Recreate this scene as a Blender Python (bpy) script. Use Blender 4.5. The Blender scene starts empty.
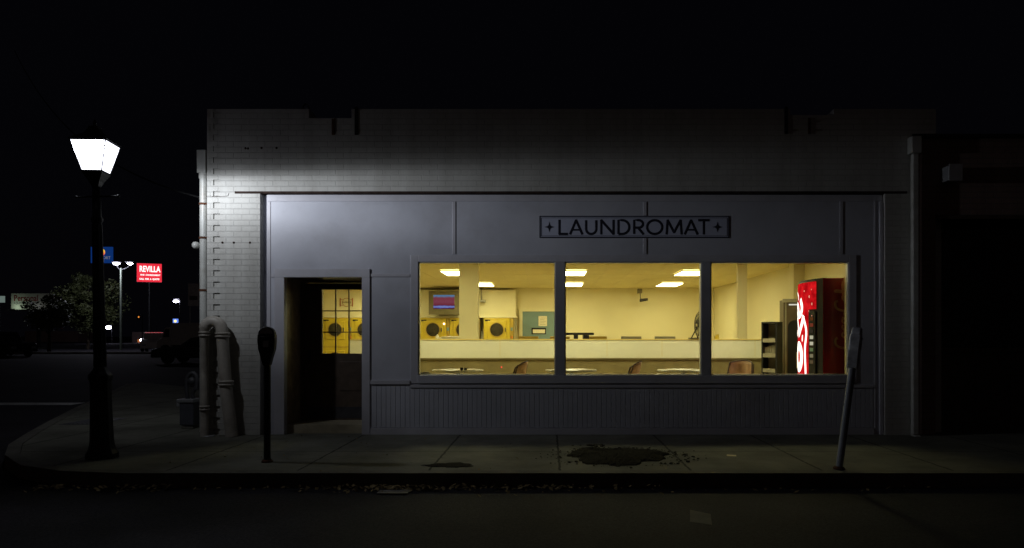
import bpy, math, random
from mathutils import Vector, Matrix
random.seed(7)
PI = math.pi
sc = bpy.context.scene
col = sc.collection
EYE = 1.37          # eye height above the pavement
CY = -10.0          # camera distance in front of the shop front
F = 730.0           # focal length in pixels
VX, VY = 548.0, 335.0

# ------------------------------------------------------------------ camera
cam_d = bpy.data.cameras.new("camera")
cam_d.sensor_width = 36.0
cam_d.lens = F / 1024 * 36.0
cam_d.shift_x = -(VX - 512) / 1024
cam_d.shift_y = (VY - 274) / 1024
cam_d.clip_start = 0.05
cam_d.clip_end = 2000
cam = bpy.data.objects.new("camera", cam_d)
cam.location = (0, CY, EYE)
cam.rotation_euler = (PI / 2, 0, 0)
col.objects.link(cam)
sc.camera = cam

# ------------------------------------------------------------------ night sky
world = bpy.data.worlds.new("World")
sc.world = world
world.use_nodes = True
wn = world.node_tree
bg = wn.nodes["Background"]
sky = wn.nodes.new("ShaderNodeTexSky")
sky.sky_type = 'NISHITA'
sky.sun_disc = False
sky.sun_elevation = math.radians(-4)
sky.sun_rotation = math.radians(250)
addn = wn.nodes.new("ShaderNodeMix"); addn.data_type = 'RGBA'; addn.blend_type = 'ADD'
addn.inputs[0].default_value = 1.0
mul = wn.nodes.new("ShaderNodeMix"); mul.data_type = 'RGBA'; mul.blend_type = 'MULTIPLY'
mul.inputs[0].default_value = 1.0
wn.links.new(sky.outputs[0], mul.inputs[6])
mul.inputs[7].default_value = (0.05, 0.05, 0.05, 1)
wn.links.new(mul.outputs[2], addn.inputs[6])
addn.inputs[7].default_value = (0.0100, 0.0100, 0.0165, 1)   # glow of the town on the night sky
gco = wn.nodes.new("ShaderNodeTexCoord"); gsp = wn.nodes.new("ShaderNodeSeparateXYZ"); wn.links.new(gco.outputs['Generated'], gsp.inputs[0])
gmr = wn.nodes.new("ShaderNodeMapRange"); gmr.inputs[1].default_value = -.15; gmr.inputs[2].default_value = -.8; gmr.inputs[3].default_value = 0; gmr.inputs[4].default_value = 1
wn.links.new(gsp.outputs[1], gmr.inputs[0])
gad = wn.nodes.new("ShaderNodeMix"); gad.data_type = 'RGBA'; gad.blend_type = 'ADD'; wn.links.new(gmr.outputs[0], gad.inputs[0])
wn.links.new(addn.outputs[2], gad.inputs[6]); gad.inputs[7].default_value = (0.075, 0.048, 0.036, 1)   # unseen warm fill added behind the viewer, as town light
wn.links.new(gad.outputs[2], bg.inputs[0])
bg.inputs[1].default_value = 0.09

sc.view_settings.view_transform = 'Standard'
sc.view_settings.look = 'None'
sc.view_settings.exposure = 0.0
sc.view_settings.gamma = 1.0
sc.view_settings.use_curve_mapping = False
sc.cycles.use_denoising = True
sc.cycles.max_bounces = 10
sc.cycles.diffuse_bounces = 5
sc.cycles.transparent_max_bounces = 16
sc.cycles.sample_clamp_indirect = 4.0
sc.cycles.caustics_reflective = False
sc.cycles.caustics_refractive = False

def X(px, D=10.0): return (px - VX) * D / F
def Z(py, D=10.0): return EYE - (py - VY) * D / F
def Y(D): return D + CY

# ------------------------------------------------------------------ materials
def new_mat(name):
    m = bpy.data.materials.new(name); m.use_nodes = True
    nt = m.node_tree; nt.nodes.clear()
    out = nt.nodes.new("ShaderNodeOutputMaterial")
    return m, nt, out

def mixc(nt, a, b, fac, mode='MIX'):
    n = nt.nodes.new("ShaderNodeMix"); n.data_type = 'RGBA'; n.blend_type = mode
    for sock, v in ((6, a), (7, b), (0, fac)):
        if isinstance(v, (tuple, list)): n.inputs[sock].default_value = (*v[:3], 1)
        elif isinstance(v, (int, float)): n.inputs[sock].default_value = v
        else: nt.links.new(v, n.inputs[sock])
    return n.outputs[2]

def noise(nt, vec, scale, detail=4, rough=.55):
    n = nt.nodes.new("ShaderNodeTexNoise"); n.inputs['Scale'].default_value = scale
    n.inputs['Detail'].default_value = detail; n.inputs['Roughness'].default_value = rough
    if vec is not None: nt.links.new(vec, n.inputs['Vector'])
    return n.outputs[0]

def ramp(nt, fac, p0, p1, c0=(0, 0, 0), c1=(1, 1, 1)):
    r = nt.nodes.new("ShaderNodeValToRGB")
    r.color_ramp.elements[0].position = p0; r.color_ramp.elements[1].position = p1
    r.color_ramp.elements[0].color = (*c0, 1); r.color_ramp.elements[1].color = (*c1, 1)
    nt.links.new(fac, r.inputs[0]); return r.outputs[0]

def bump(nt, h, strength, dist, normal=None):
    b = nt.nodes.new("ShaderNodeBump"); b.inputs['Strength'].default_value = strength
    b.inputs['Distance'].default_value = dist
    nt.links.new(h, b.inputs['Height'])
    if normal is not None: nt.links.new(normal, b.inputs['Normal'])
    return b.outputs[0]

def pos(nt): return nt.nodes.new("ShaderNodeNewGeometry").outputs['Position']

def P(name, c, rough=.6, metal=0.0, var=.25, scale=6.0, bmp=.15, dirt=None, dirt_amt=.4, bdist=.004, fine=60, coat=0, bscale=None):
    m, nt, out = new_mat(name)
    b = nt.nodes.new("ShaderNodeBsdfPrincipled")
    v = pos(nt)
    n1 = noise(nt, v, scale)
    dark = tuple(x * (1 - var) for x in c); lite = tuple(min(1, x * (1 + var * .6)) for x in c)
    cc = mixc(nt, dark, lite, ramp(nt, n1, .3, .7))
    if dirt:
        n2 = noise(nt, v, scale * .45, 8, .7)
        d = ramp(nt, n2, .48, .72, (0, 0, 0), (dirt_amt,) * 3)
        cc = mixc(nt, cc, dirt, d)
    nt.links.new(cc, b.inputs['Base Color'])
    b.inputs['Metallic'].default_value = metal
    rr = nt.nodes.new("ShaderNodeMapRange"); nt.links.new(n1, rr.inputs[0])
    rr.inputs[3].default_value = max(.02, rough - .08); rr.inputs[4].default_value = min(1, rough + .1)
    nt.links.new(rr.outputs[0], b.inputs['Roughness'])
    b.inputs['Specular IOR Level'].default_value = .08 if rough >= .78 else (.25 if c[0] < .03 else .45)
    if coat: b.inputs['Coat Weight'].default_value = coat
    if bmp: nt.links.new(bump(nt, noise(nt, v, bscale or fine, 6, .6), bmp, bdist), b.inputs['Normal'])
    nt.links.new(b.outputs[0], out.inputs[0])
    return m

def emis(name, c, s):
    m, nt, out = new_mat(name)
    e = nt.nodes.new("ShaderNodeEmission"); e.inputs[0].default_value = (*c, 1); e.inputs[1].default_value = s
    nt.links.new(e.outputs[0], out.inputs[0]); return m

def glass_mat(name, tint=(.93, .95, .93), rough=.0, refl=1.0):
    m, nt, out = new_mat(name)
    t = nt.nodes.new("ShaderNodeBsdfTransparent"); t.inputs[0].default_value = (*tint, 1)
    g = nt.nodes.new("ShaderNodeBsdfGlossy"); g.inputs['Roughness'].default_value = rough
    fr = nt.nodes.new("ShaderNodeFresnel"); fr.inputs[0].default_value = 1.45
    mx = nt.nodes.new("ShaderNodeMixShader")
    mm = nt.nodes.new("ShaderNodeMath"); mm.operation = 'MULTIPLY'; mm.inputs[1].default_value = refl
    nt.links.new(fr.outputs[0], mm.inputs[0]); nt.links.new(mm.outputs[0], mx.inputs[0])
    nt.links.new(t.outputs[0], mx.inputs[1]); nt.links.new(g.outputs[0], mx.inputs[2])
    nt.links.new(mx.outputs[0], out.inputs[0]); return m

def brick_mat(name, c, mortar, stain, var=.1, bs=.9):
    m, nt, out = new_mat(name)
    b = nt.nodes.new("ShaderNodeBsdfPrincipled")
    v = pos(nt)
    sp = nt.nodes.new("ShaderNodeSeparateXYZ"); nt.links.new(v, sp.inputs[0])
    ad = nt.nodes.new("ShaderNodeMath"); ad.operation = 'ADD'
    nt.links.new(sp.outputs[0], ad.inputs[0]); nt.links.new(sp.outputs[1], ad.inputs[1])
    cb = nt.nodes.new("ShaderNodeCombineXYZ"); nt.links.new(ad.outputs[0], cb.inputs[0]); nt.links.new(sp.outputs[2], cb.inputs[1])
    wob = noise(nt, v, 9, 2)
    wv = nt.nodes.new("ShaderNodeVectorMath"); wv.operation = 'MULTIPLY_ADD'
    nt.links.new(wob, wv.inputs[0]); wv.inputs[1].default_value = (.006, .006, 0); nt.links.new(cb.outputs[0], wv.inputs[2])
    bt = nt.nodes.new("ShaderNodeTexBrick"); nt.links.new(wv.outputs[0], bt.inputs['Vector'])
    bt.inputs['Scale'].default_value = 1.0
    bt.inputs['Brick Width'].default_value = .215; bt.inputs['Row Height'].default_value = .0775
    bt.inputs['Mortar Size'].default_value = .0055; bt.inputs['Mortar Smooth'].default_value = .35
    bt.inputs['Bias'].default_value = 0.0
    bt.inputs['Color1'].default_value = (*c, 1)
    bt.inputs['Color2'].default_value = (*[x * (1 - var) for x in c], 1)
    bt.inputs['Mortar'].default_value = (*mortar, 1)
    # long soot and rain stains, stretched down the wall
    mp = nt.nodes.new("ShaderNodeMapping"); mp.inputs['Scale'].default_value = (3.0, 3.0, .5); nt.links.new(v, mp.inputs[0])
    st = ramp(nt, noise(nt, mp.outputs[0], 1.3, 8, .7), .42, .8, (0, 0, 0), (.55,) * 3)
    c1 = mixc(nt, bt.outputs['Color'], stain, st)
    sp2 = ramp(nt, noise(nt, v, 22, 6, .75), .58, .70, (0, 0, 0), (.55,) * 3)
    c2 = mixc(nt, c1, stain, sp2)
    nt.links.new(c2, b.inputs['Base Color'])
    b.inputs['Roughness'].default_value = .62
    inv = nt.nodes.new("ShaderNodeMath"); inv.operation = 'SUBTRACT'; inv.inputs[0].default_value = 1
    nt.links.new(bt.outputs['Fac'], inv.inputs[1])
    nb = bump(nt, inv.outputs[0], bs, .006)
    nb2 = bump(nt, noise(nt, v, 34, 6, .65), .45, .006, nb)
    nt.links.new(nb2, b.inputs['Normal'])
    nt.links.new(b.outputs[0], out.inputs[0]); return m

def concrete_mat(name, c, joints=True):
    m, nt, out = new_mat(name)
    b = nt.nodes.new("ShaderNodeBsdfPrincipled"); v = pos(nt)
    cc = mixc(nt, tuple(x * .72 for x in c), tuple(x * 1.25 for x in c), ramp(nt, noise(nt, v, 1.6, 8, .62), .32, .68))
    sp = ramp(nt, noise(nt, v, 9, 8, .8), .56, .7, (0, 0, 0), (.7,) * 3)
    cc = mixc(nt, cc, tuple(x * .35 for x in c), sp)
    h = noise(nt, v, 70, 8, .7)
    if joints:
        s = nt.nodes.new("ShaderNodeSeparateXYZ"); nt.links.new(v, s.inputs[0])
        wob = noise(nt, v, 7, 3)
        def line(sock, off, period, w):
            a = nt.nodes.new("ShaderNodeMath"); a.operation = 'MULTIPLY_ADD'; nt.links.new(wob, a.inputs[0]); a.inputs[1].default_value = .035; nt.links.new(sock, a.inputs[2])
            a2 = nt.nodes.new("ShaderNodeMath"); a2.operation = 'ADD'; nt.links.new(a.outputs[0], a2.inputs[0]); a2.inputs[1].default_value = -off - .0175 + period * 40.5
            f = nt.nodes.new("ShaderNodeMath"); f.operation = 'MODULO'; nt.links.new(a2.outputs[0], f.inputs[0]); f.inputs[1].default_value = period
            g = nt.nodes.new("ShaderNodeMath"); g.operation = 'SUBTRACT'; nt.links.new(f.outputs[0], g.inputs[0]); g.inputs[1].default_value = period / 2
            ab = nt.nodes.new("ShaderNodeMath"); ab.operation = 'ABSOLUTE'; nt.links.new(g.outputs[0], ab.inputs[0])
            lt = nt.nodes.new("ShaderNodeMapRange"); nt.links.new(ab.outputs[0], lt.inputs[0])
            lt.inputs[1].default_value = w; lt.inputs[2].default_value = w * 1.8; lt.inputs[3].default_value = 1; lt.inputs[4].default_value = 0
            return lt.outputs[0]
        l1 = line(s.outputs[0], .12, 1.325, .009); l2 = line(s.outputs[1], -1.42, 2.6, .006)
        mx = nt.nodes.new("ShaderNodeMath"); mx.operation = 'MAXIMUM'; nt.links.new(l1, mx.inputs[0]); nt.links.new(l2, mx.inputs[1])
        cc = mixc(nt, cc, tuple(x * .32 for x in c), mx.outputs[0])
    nt.links.new(cc, b.inputs['Base Color']); b.inputs['Roughness'].default_value = .92; b.inputs['Specular IOR Level'].default_value = .06
    nb = bump(nt, h, .5, .006)
    nt.links.new(bump(nt, noise(nt, v, 5, 4), .35, .03, nb), b.inputs['Normal'])
    nt.links.new(b.outputs[0], out.inputs[0]); return m

def asphalt_mat(name):
    m, nt, out = new_mat(name)
    b = nt.nodes.new("ShaderNodeBsdfPrincipled"); v = pos(nt)
    cc = mixc(nt, (.010, .0095, .0125), (.050, .047, .056), ramp(nt, noise(nt, v, 48, 6, .85), .38, .66))
    cc = mixc(nt, cc, (.009, .009, .009), ramp(nt, noise(nt, v, .8, 8, .65), .45, .7, (0, 0, 0), (.6,) * 3))
    nt.links.new(cc, b.inputs['Base Color'])
    b.inputs['Roughness'].default_value = .85; b.inputs['Specular IOR Level'].default_value = .12
    nt.links.new(bump(nt, noise(nt, v, 120, 8, .8), .8, .008), b.inputs['Normal'])
    nt.links.new(b.outputs[0], out.inputs[0]); return m

M = {}
M['brick'] = brick_mat("painted_brick", (.52, .52, .485), (.47, .47, .44), (.25, .23, .20), .06)
M['brown_brick'] = brick_mat("brown_brick", (.26, .18, .155), (.2, .16, .14), (.08, .06, .05))
M['board'] = P("blue_grey_board_paint", (.54, .555, .62), .42, var=.10, scale=1.3, bmp=.30, dirt=(.24, .22, .21), dirt_amt=.35, fine=3.5, bdist=.012)
M['trim'] = P("trim_paint", (.55, .55, .60), .36, var=.07, scale=2.5, bmp=.08, dirt=(.2, .18, .16), dirt_amt=.25)
M['frame_paint'] = P("window_frame_paint", (.42, .42, .45), .4, var=.12, scale=3, bmp=.08, dirt=(.14, .12, .1), dirt_amt=.3)
M['concrete'] = concrete_mat("sidewalk_concrete", (.17, .17, .14))
M['kerb'] = concrete_mat("kerb_concrete", (.15, .145, .125), False)
M['asphalt'] = asphalt_mat("asphalt")
M['road_paint'] = P("worn_road_paint", (.55, .56, .54), .6, var=.4, scale=12, dirt=(.07, .07, .07), dirt_amt=.8)
M['black_metal'] = P("black_painted_iron", (.018, .018, .02), .45, metal=.2, var=.3, bmp=.2)
M['dark_metal'] = P("dark_metal", (.05, .05, .055), .55, metal=.3, var=.3)
M['rust'] = P("rusty_steel", (.11, .05, .03), .8, var=.5, scale=20)
M['pipe'] = P("painted_pipe", (.50, .51, .48), .4, var=.1, dirt=(.2, .16, .11), dirt_amt=.5, scale=5)
M['pipe_brown'] = P("beige_pipe", (.52, .49, .43), .45, var=.15, dirt=(.12, .09, .07), dirt_amt=.6, scale=5)
M['galv'] = P("galvanised_steel", (.42, .44, .46), .38, metal=.5, var=.2)
M['meter_box'] = P("blue_grey_box", (.085, .09, .11), .5, var=.2, dirt=(.05, .05, .05))
M['door_brown'] = P("brown_door_paint", (.085, .062, .045), .42, var=.25, scale=9, bmp=.15, dirt=(.03, .02, .02), dirt_amt=.6)
M['jamb'] = P("door_jamb_paint", (.40, .31, .19), .5, var=.35, scale=10, dirt=(.08, .06, .04), dirt_amt=.8)
M['glass'] = glass_mat("window_glass", refl=.9)
M['wall_in'] = P("interior_cream_wall", (.74, .665, .40), .7, var=.05, scale=1.2, bmp=.06, fine=30)
M['wall_white'] = P("white_laminate", (.80, .79, .66), .35, var=.03, scale=2, bmp=.02)
M['wainscot'] = P("brown_panelling", (.235, .19, .085), .5, var=.2, scale=4, bmp=.06)
M['column'] = P("cream_column", (.76, .69, .43), .6, var=.06, scale=2)
M['tile_floor'] = P("vinyl_floor", (.45, .40, .28), .4, var=.2, scale=8)
M['yellow'] = P("mustard_enamel", (.54, .40, .03), .33, var=.07, scale=3, bmp=.02)
M['yellow_dark'] = P("mustard_enamel_dark", (.40, .27, .035), .4, var=.12, scale=3, bmp=.02)
M['porthole'] = glass_mat("porthole_glass", (.25, .22, .16), .05, 2.0)
M['drum'] = P("drum_steel", (.045, .038, .022), .8, metal=0, var=.4, scale=18)
M['teal'] = P("teal_door_paint", (.17, .25, .23), .45, var=.06, scale=3)
M['paper'] = P("notice_paper", (.74, .66, .44), .8, var=.1, scale=30)
M['black_plastic'] = P("black_plastic", (.016, .016, .016), .6, var=.25)
M['grey_plastic'] = P("grey_plastic", (.30, .28, .20), .45, var=.15)
M['table'] = P("pale_table_laminate", (.46, .42, .32), .25, var=.05)
M['chair'] = P("brown_bentwood", (.46, .29, .17), .38, var=.3, scale=12)
M['chair_edge'] = P("dark_chair_edge", (.04, .02, .015), .5)
M['tv_case'] = P("olive_grey_tv_case", (.15, .125, .06), .4, var=.15)
M['white_enamel'] = P("white_enamel", (.75, .70, .52), .3, var=.05)
M['red_side'] = P("deep_red_cabinet", (.40, .014, .016), .3, var=.15, bmp=.03, coat=.3)
M['side_letter'] = P("faded_side_lettering", (.80, .42, .24), .5, var=.3)
M['soil'] = P("dark_soil", (.010, .008, .006), .95, var=.6, scale=20, bmp=1.0, bdist=.02, fine=40)
M['rubble'] = P("rubble", (.07, .063, .045), .9, var=.5, scale=9, bmp=.5)
M['leaf_dry'] = P("dry_leaves", (.26, .20, .10), .8, var=.6, scale=4)
M['lintel'] = P("rusted_lintel", (.045, .03, .025), .8, var=.5, scale=10)
M['sign_ink'] = P("dark_sign_lettering", (.022, .022, .035), .5, var=.1)
M['sign_board'] = P("sign_board_face", (.50, .53, .66), .4, var=.05)
M['tyre'] = P("tyre_rubber", (.015, .015, .015), .8)
M['rim'] = P("alloy_rim", (.4, .4, .42), .35, metal=.8)
M['car_glass'] = P("dark_car_glass", (.012, .013, .015), .08, var=.1, bmp=0)
M['car_black'] = P("black_car_paint", (.012, .012, .014), .2, var=.1, bmp=0, coat=.8)
M['car_white'] = P("white_car_paint", (.8, .78, .74), .3, var=.06, bmp=0, coat=.6)
M['car_tan'] = P("tan_car_paint", (.62, .52, .38), .3, var=.06, bmp=0, coat=.6)
M['truck_box'] = P("dull_truck_box", (.55, .52, .48), .6, var=.15)
M['bark'] = P("bark", (.07, .055, .04), .9, var=.4, scale=10, bmp=.8)
M['leaf'] = P("leaves", (.085, .10, .035), .6, var=.5, scale=1.4, bmp=0)
M['pane_lamp'] = None

# ------------------------------------------------------------------ mesh builder
ORIG = {}
class MB:
    def __init__(s): s.v = []; s.f = []; s.sm = []
    def add(s, vs, fs, smooth=False):
        o = len(s.v); s.v += [tuple(a) for a in vs]
        for f in fs: s.f.append(tuple(i + o for i in f)); s.sm.append(smooth)
        return s
    def box(s, x0, x1, y0, y1, z0, z1):
        if x0 > x1: x0, x1 = x1, x0
        if y0 > y1: y0, y1 = y1, y0
        if z0 > z1: z0, z1 = z1, z0
        vs = [(x, y, z) for z in (z0, z1) for y in (y0, y1) for x in (x0, x1)]
        return s.add(vs, [(0, 2, 3, 1), (4, 5, 7, 6), (0, 1, 5, 4), (2, 6, 7, 3), (0, 4, 6, 2), (1, 3, 7, 5)])
    def prism(s, poly, z0, z1):          # poly in xy, counter-clockwise
        n = len(poly)
        vs = [(x, y, z0) for x, y in poly] + [(x, y, z1) for x, y in poly]
        fs = [tuple(range(n - 1, -1, -1)), tuple(range(n, 2 * n))]
        fs += [(i, (i + 1) % n, n + (i + 1) % n, n + i) for i in range(n)]
        return s.add(vs, fs)
    def prism_y(s, poly, y0, y1):        # poly in xz, extruded along y
        n = len(poly)
        vs = [(x, y0, z) for x, z in poly] + [(x, y1, z) for x, z in poly]
        fs = [tuple(range(n)), tuple(range(2 * n - 1, n - 1, -1))]
        fs += [(i, n + i, n + (i + 1) % n, (i + 1) % n) for i in range(n)]
        return s.add(vs, fs)
    def tube(s, path, r, n=12, closed=False, caps=True, squash=None):
        path = [Vector(p) for p in path]; m = len(path); rings = []
        rr = r if isinstance(r, (list, tuple)) else [r] * m
        up = None
        for i, p in enumerate(path):
            a = path[i - 1] if (i > 0 or closed) else path[i]
            b = path[(i + 1) % m] if (i < m - 1 or closed) else path[i]
            t = (b - a)
            t = t.normalized() if t.length > 1e-9 else Vector((0, 0, 1))
            if up is None:
                up = Vector((0, 1, 0)) if abs(t.y) < .9 else Vector((1, 0, 0))
            u = (up - t * up.dot(t))
            u = u.normalized() if u.length > 1e-6 else t.orthogonal().normalized()
            up = u; w = t.cross(u)
            rings.append([p + (u * math.cos(2 * PI * k / n) + w * math.sin(2 * PI * k / n)) * rr[i] for k in range(n)])
        vs = [v for r_ in rings for v in r_]; fs = []
        for i in range(m if closed else m - 1):
            j = (i + 1) % m
            for k in range(n):
                fs.append((i * n + k, i * n + (k + 1) % n, j * n + (k + 1) % n, j * n + k))
        s.add(vs, fs, True)
        if caps and not closed:
            s.add(rings[0], [tuple(range(n - 1, -1, -1))]); s.add(rings[-1], [tuple(range(n))])
        return s
    def lathe(s, prof, c=(0, 0, 0), n=24, smooth=True, rot=0, axis='z'):
        vs = []
        for r, z in prof:
            for k in range(n):
                a = 2 * PI * k / n + rot
                p = (r * math.cos(a), r * math.sin(a), z)
                if axis == 'y': p = (p[0], -p[2], p[1])
                if axis == 'x': p = (-p[2], p[0], p[1])
                vs.append((c[0] + p[0], c[1] + p[1], c[2] + p[2]))
        fs = []
        for i in range(len(prof) - 1):
            for k in range(n):
                fs.append((i * n + k, i * n + (k + 1) % n, (i + 1) * n + (k + 1) % n, (i + 1) * n + k))
        fs.append(tuple(range(n - 1, -1, -1))); fs.append(tuple((len(prof) - 1) * n + k for k in range(n)))
        return s.add(vs, fs, smooth)
    def quad(s, a, b, c, d): return s.add([a, b, c, d], [(0, 1, 2, 3)])
    def xf(s, mat):
        s.v = [tuple(mat @ Vector(v)) for v in s.v]; return s
    def build(s, name, mat, parent=None, bevel=0, local=False, seg=2):
        me = bpy.data.meshes.new(name)
        vs = s.v
        if parent is not None and not local:
            o = ORIG.get(parent.name, Vector((0, 0, 0)))
            vs = [tuple(Vector(v) - o) for v in vs]
        me.from_pydata(vs, [], s.f)
        me.polygons.foreach_set('use_smooth', s.sm)
        me.materials.append(mat); me.update()
        ob = bpy.data.objects.new(name, me); col.objects.link(ob)
        if parent is not None:
            ob.parent = parent
            ORIG[ob.name] = ORIG.get(parent.name, Vector((0, 0, 0)))
        if bevel:
            bv = ob.modifiers.new("bevel", 'BEVEL'); bv.width = bevel; bv.segments = seg; bv.limit_method = 'ANGLE'; bv.angle_limit = math.radians(40)
        return ob

def tag(o, label, cat, group=None, kind=None):
    o['label'] = label; o['category'] = cat
    if group: o['group'] = group
    if kind: o['kind'] = kind
    return o
def thing(name, label, cat, loc=(0, 0, 0), group=None, rz=0):
    o = bpy.data.objects.new(name, None); col.objects.link(o)
    o.empty_display_size = .2
    o.location = loc; o.rotation_euler = (0, 0, rz)
    ORIG[o.name] = Vector(loc)
    return tag(o, label, cat, group)
def struct(name, mb, mat):
    o = mb.build(name, mat); o['kind'] = 'structure'; return o
def copy_tree(o, parent=None):
    c = o.copy(); col.objects.link(c)
    if parent is not None: c.parent = parent
    for ch in list(o.children): copy_tree(ch, c)
    return c
def lamp(name, kind, loc, power, color, parent=None, r=.05, size=None):
    d = bpy.data.lights.new(name, kind); d.energy = power; d.color = color
    if kind in ('POINT', 'SPOT'): d.shadow_soft_size = r
    o = bpy.data.objects.new(name, d); col.objects.link(o)
    if parent is not None:
        o.parent = parent; o.location = Vector(loc) - ORIG[parent.name]
    else: o.location = loc
    return o

def arc(cx, cz, rx, rz, a0, a1, n=18):
    return [(cx + rx * math.cos(math.radians(a0 + (a1 - a0) * i / n)), cz + rz * math.sin(math.radians(a0 + (a1 - a0) * i / n))) for i in range(n + 1)]
def smooth_path(pts, n=8):
    out = []
    P_ = [pts[0]] + list(pts) + [pts[-1]]
    for i in range(1, len(P_) - 2):
        p0, p1, p2, p3 = [Vector(p) for p in P_[i - 1:i + 3]]
        for k in range(n):
            t = k / n
            out.append(tuple(.5 * ((2 * p1) + (p2 - p0) * t + (2 * p0 - 5 * p1 + 4 * p2 - p3) * t * t + (3 * p1 - p0 - 3 * p2 + p3) * t ** 3)))
    out.append(tuple(pts[-1])); return out
def stroke(mb, pts, w, place, depth=.15, n=8):
    """flat stroke of a letter: pts in letter space (u,v), place(u,v,d) -> world"""
    ws = w if isinstance(w, (list, tuple)) else [w] * len(pts)
    tmp = MB(); tmp.tube([(u, 0, v) for u, v in pts], [x / 2 for x in ws], n)
    tmp.v = [tuple(place(x, z, y * depth)) for x, y, z in tmp.v]
    o = len(mb.v); mb.v += tmp.v
    mb.f += [tuple(i + o for i in f) for f in tmp.f]; mb.sm += tmp.sm
def text_mesh(txt, size, mat, name, parent, place, extrude=.004, bold=.0):
    cu = bpy.data.curves.new("t", 'FONT'); cu.body = txt; cu.size = size; cu.extrude = extrude; cu.offset = bold
    cu.align_x = 'CENTER'; cu.align_y = 'CENTER'; cu.resolution_u = 3
    tmp = bpy.data.objects.new("t", cu); col.objects.link(tmp)
    dg = bpy.context.evaluated_depsgraph_get(); dg.update()
    me = bpy.data.meshes.new_from_object(tmp.evaluated_get(dg))
    mb = MB(); mb.add([place(v.co.x, v.co.y, -v.co.z) for v in me.vertices], [tuple(p.vertices) for p in me.polygons])
    bpy.data.objects.remove(tmp); bpy.data.meshes.remove(me); bpy.data.curves.remove(cu)
    return mb.build(name, mat, parent)
LOC0 = (0, 0, 0)

# ================================================================== GROUND
g = MB(); g.box(-500, 500, -60, 700, -1.0, -.14)
struct("road", g, M['asphalt'])
KF = Y(7.2)            # kerb front face
curve = [(-11.9, Y(20.6)), (-10.4, Y(17.2)), (-8.95, Y(13.8)), (-8.0, Y(11.7)), (-7.3, Y(10.2)), (-6.75, Y(9.1)), (-6.2, Y(8.3)), (-5.55, Y(7.65)), (-4.9, Y(7.32)), (-4.2, KF)]
outer = curve + [(30, KF)]
def offset(path, d):
    out = []
    for i, p in enumerate(path):
        a = Vector(path[max(0, i - 1)]); b = Vector(path[min(len(path) - 1, i + 1)])
        t = (b - a).normalized(); n = Vector((-t.y, t.x))
        out.append((p[0] + n.x * d, p[1] + n.y * d))
    return out
inner = offset(outer, .16)
kb = MB()
for i in range(len(outer) - 1):
    a, b, c, d = outer[i], outer[i + 1], inner[i + 1], inner[i]
    kb.v += []
    lo = -.5
    kb.add([(a[0], a[1], lo), (b[0], b[1], lo), (c[0], c[1], lo), (d[0], d[1], lo),
            (a[0] + (d[0] - a[0]) * .12, a[1] + (d[1] - a[1]) * .12, .004), (b[0] + (c[0] - b[0]) * .12, b[1] + (c[1] - b[1]) * .12, .004), (c[0], c[1], .004), (d[0], d[1], .004)],
           [(4, 5, 6, 7), (0, 1, 5, 4), (1, 2, 6, 5), (2, 3, 7, 6), (3, 0, 4, 7)])
struct("kerb", kb, M['kerb'])
sw = MB(); inn2 = offset(outer, .165)
sw.prism(inn2 + [(30, .5), (-4.4, .5), (-7.9, 8.0), (-11.9, 11.2)], -.5, 0)
struct("sidewalk", sw, M['concrete'])
rl = MB(); rl.box(-34, X(78, 16), Y(15.75), Y(16.25), -.139, -.136)
struct("road_line", rl, M['road_paint'])
# far side of the cross street: kerb and pale pavement strip
fk = MB(); fk.box(-120, -18, Y(58), Y(58.4), -.2, .0); fk.box(-120, -18, Y(58.4), Y(60.2), -.2, -.006)
struct("far_pavement", fk, M['kerb'])

# ================================================================== LAUNDROMAT
SX0, SX1, SZ = X(260), X(885), Z(192)
LZ, HZ = Z(109), Z(138)
bl = thing("laundromat_building", "white painted brick laundromat with pale grey shop front and lit interior", "building", LOC0)
w = MB()
T = .3
# left pier with the toothed corner
CXa, CXb = X(207), X(213.2); CXc = X(220)
w.box(CXa, CXb, 0, T, -.3, LZ)
w.box(CXc, SX0, 0, T, -.3, SZ)
w.box(CXc, X(309), 0, T, SZ, LZ)
z = -.3; k = 0
while z < LZ:
    zt = min(z + .0775, LZ)
    w.box(CXb, CXc, 0 if k % 2 else .022, T, z, zt)
    z += .0775; k += 1
nz1, nz2 = Z(118), Z(115)
w.box(X(309), X(351.5), 0, T, SZ, nz1)
w.box(X(351.5), X(790), 0, T, SZ, LZ)
w.box(X(790), X(834), 0, T, SZ, nz2)
w.box(X(834), X(936), 0, T, SZ if False else HZ, LZ)
w.box(X(834), X(916), 0, T, SZ, HZ)
w.box(SX1, X(916), 0, T, -.3, SZ)
w.build("brick_wall", M['brick'], bl)
side = MB()
BD = 13.6
SK = -.44
side.prism([(CXa, .3), (CXa + .3, .3), (CXa + .3 + SK * BD, BD + .3), (CXa + SK * BD, BD + .3)], -.3, 4.2)
side.box(5.25, 5.55, .3, BD + .3, -.3, 4.2)
side.box(CXa + SK * BD - .1, 5.55, BD + .3, BD + .6, -.3, 4.2)
side.build("side_wall", M['brick'], bl)
rf = MB(); rf.prism([(CXa + .31, .31), (5.24, .31), (5.24, BD + .29), (CXa + .31 + SK * BD, BD + .29)], 3.75, 3.85)
rf.build("roof", M['black_metal'], bl)
lt = MB(); lt.box(X(235), SX1 + .3, -.012, .10, SZ - .022, SZ + .008)
lt.build("lintel", M['lintel'], bl)
ck = MB()
for px0, px1, py in ((206, 228, 196.5),):
    pts = [(X(px0 + (px1 - px0) * i / 6), -.0005, Z(py + random.uniform(-.6, .4))) for i in range(7)]
    ck.tube(pts, .004, 5)
ck.tube([(X(228), -.0005, Z(196)), (X(229), -.0005, Z(193))], .004, 5)
ck.build("crack", M['lintel'], bl)
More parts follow.
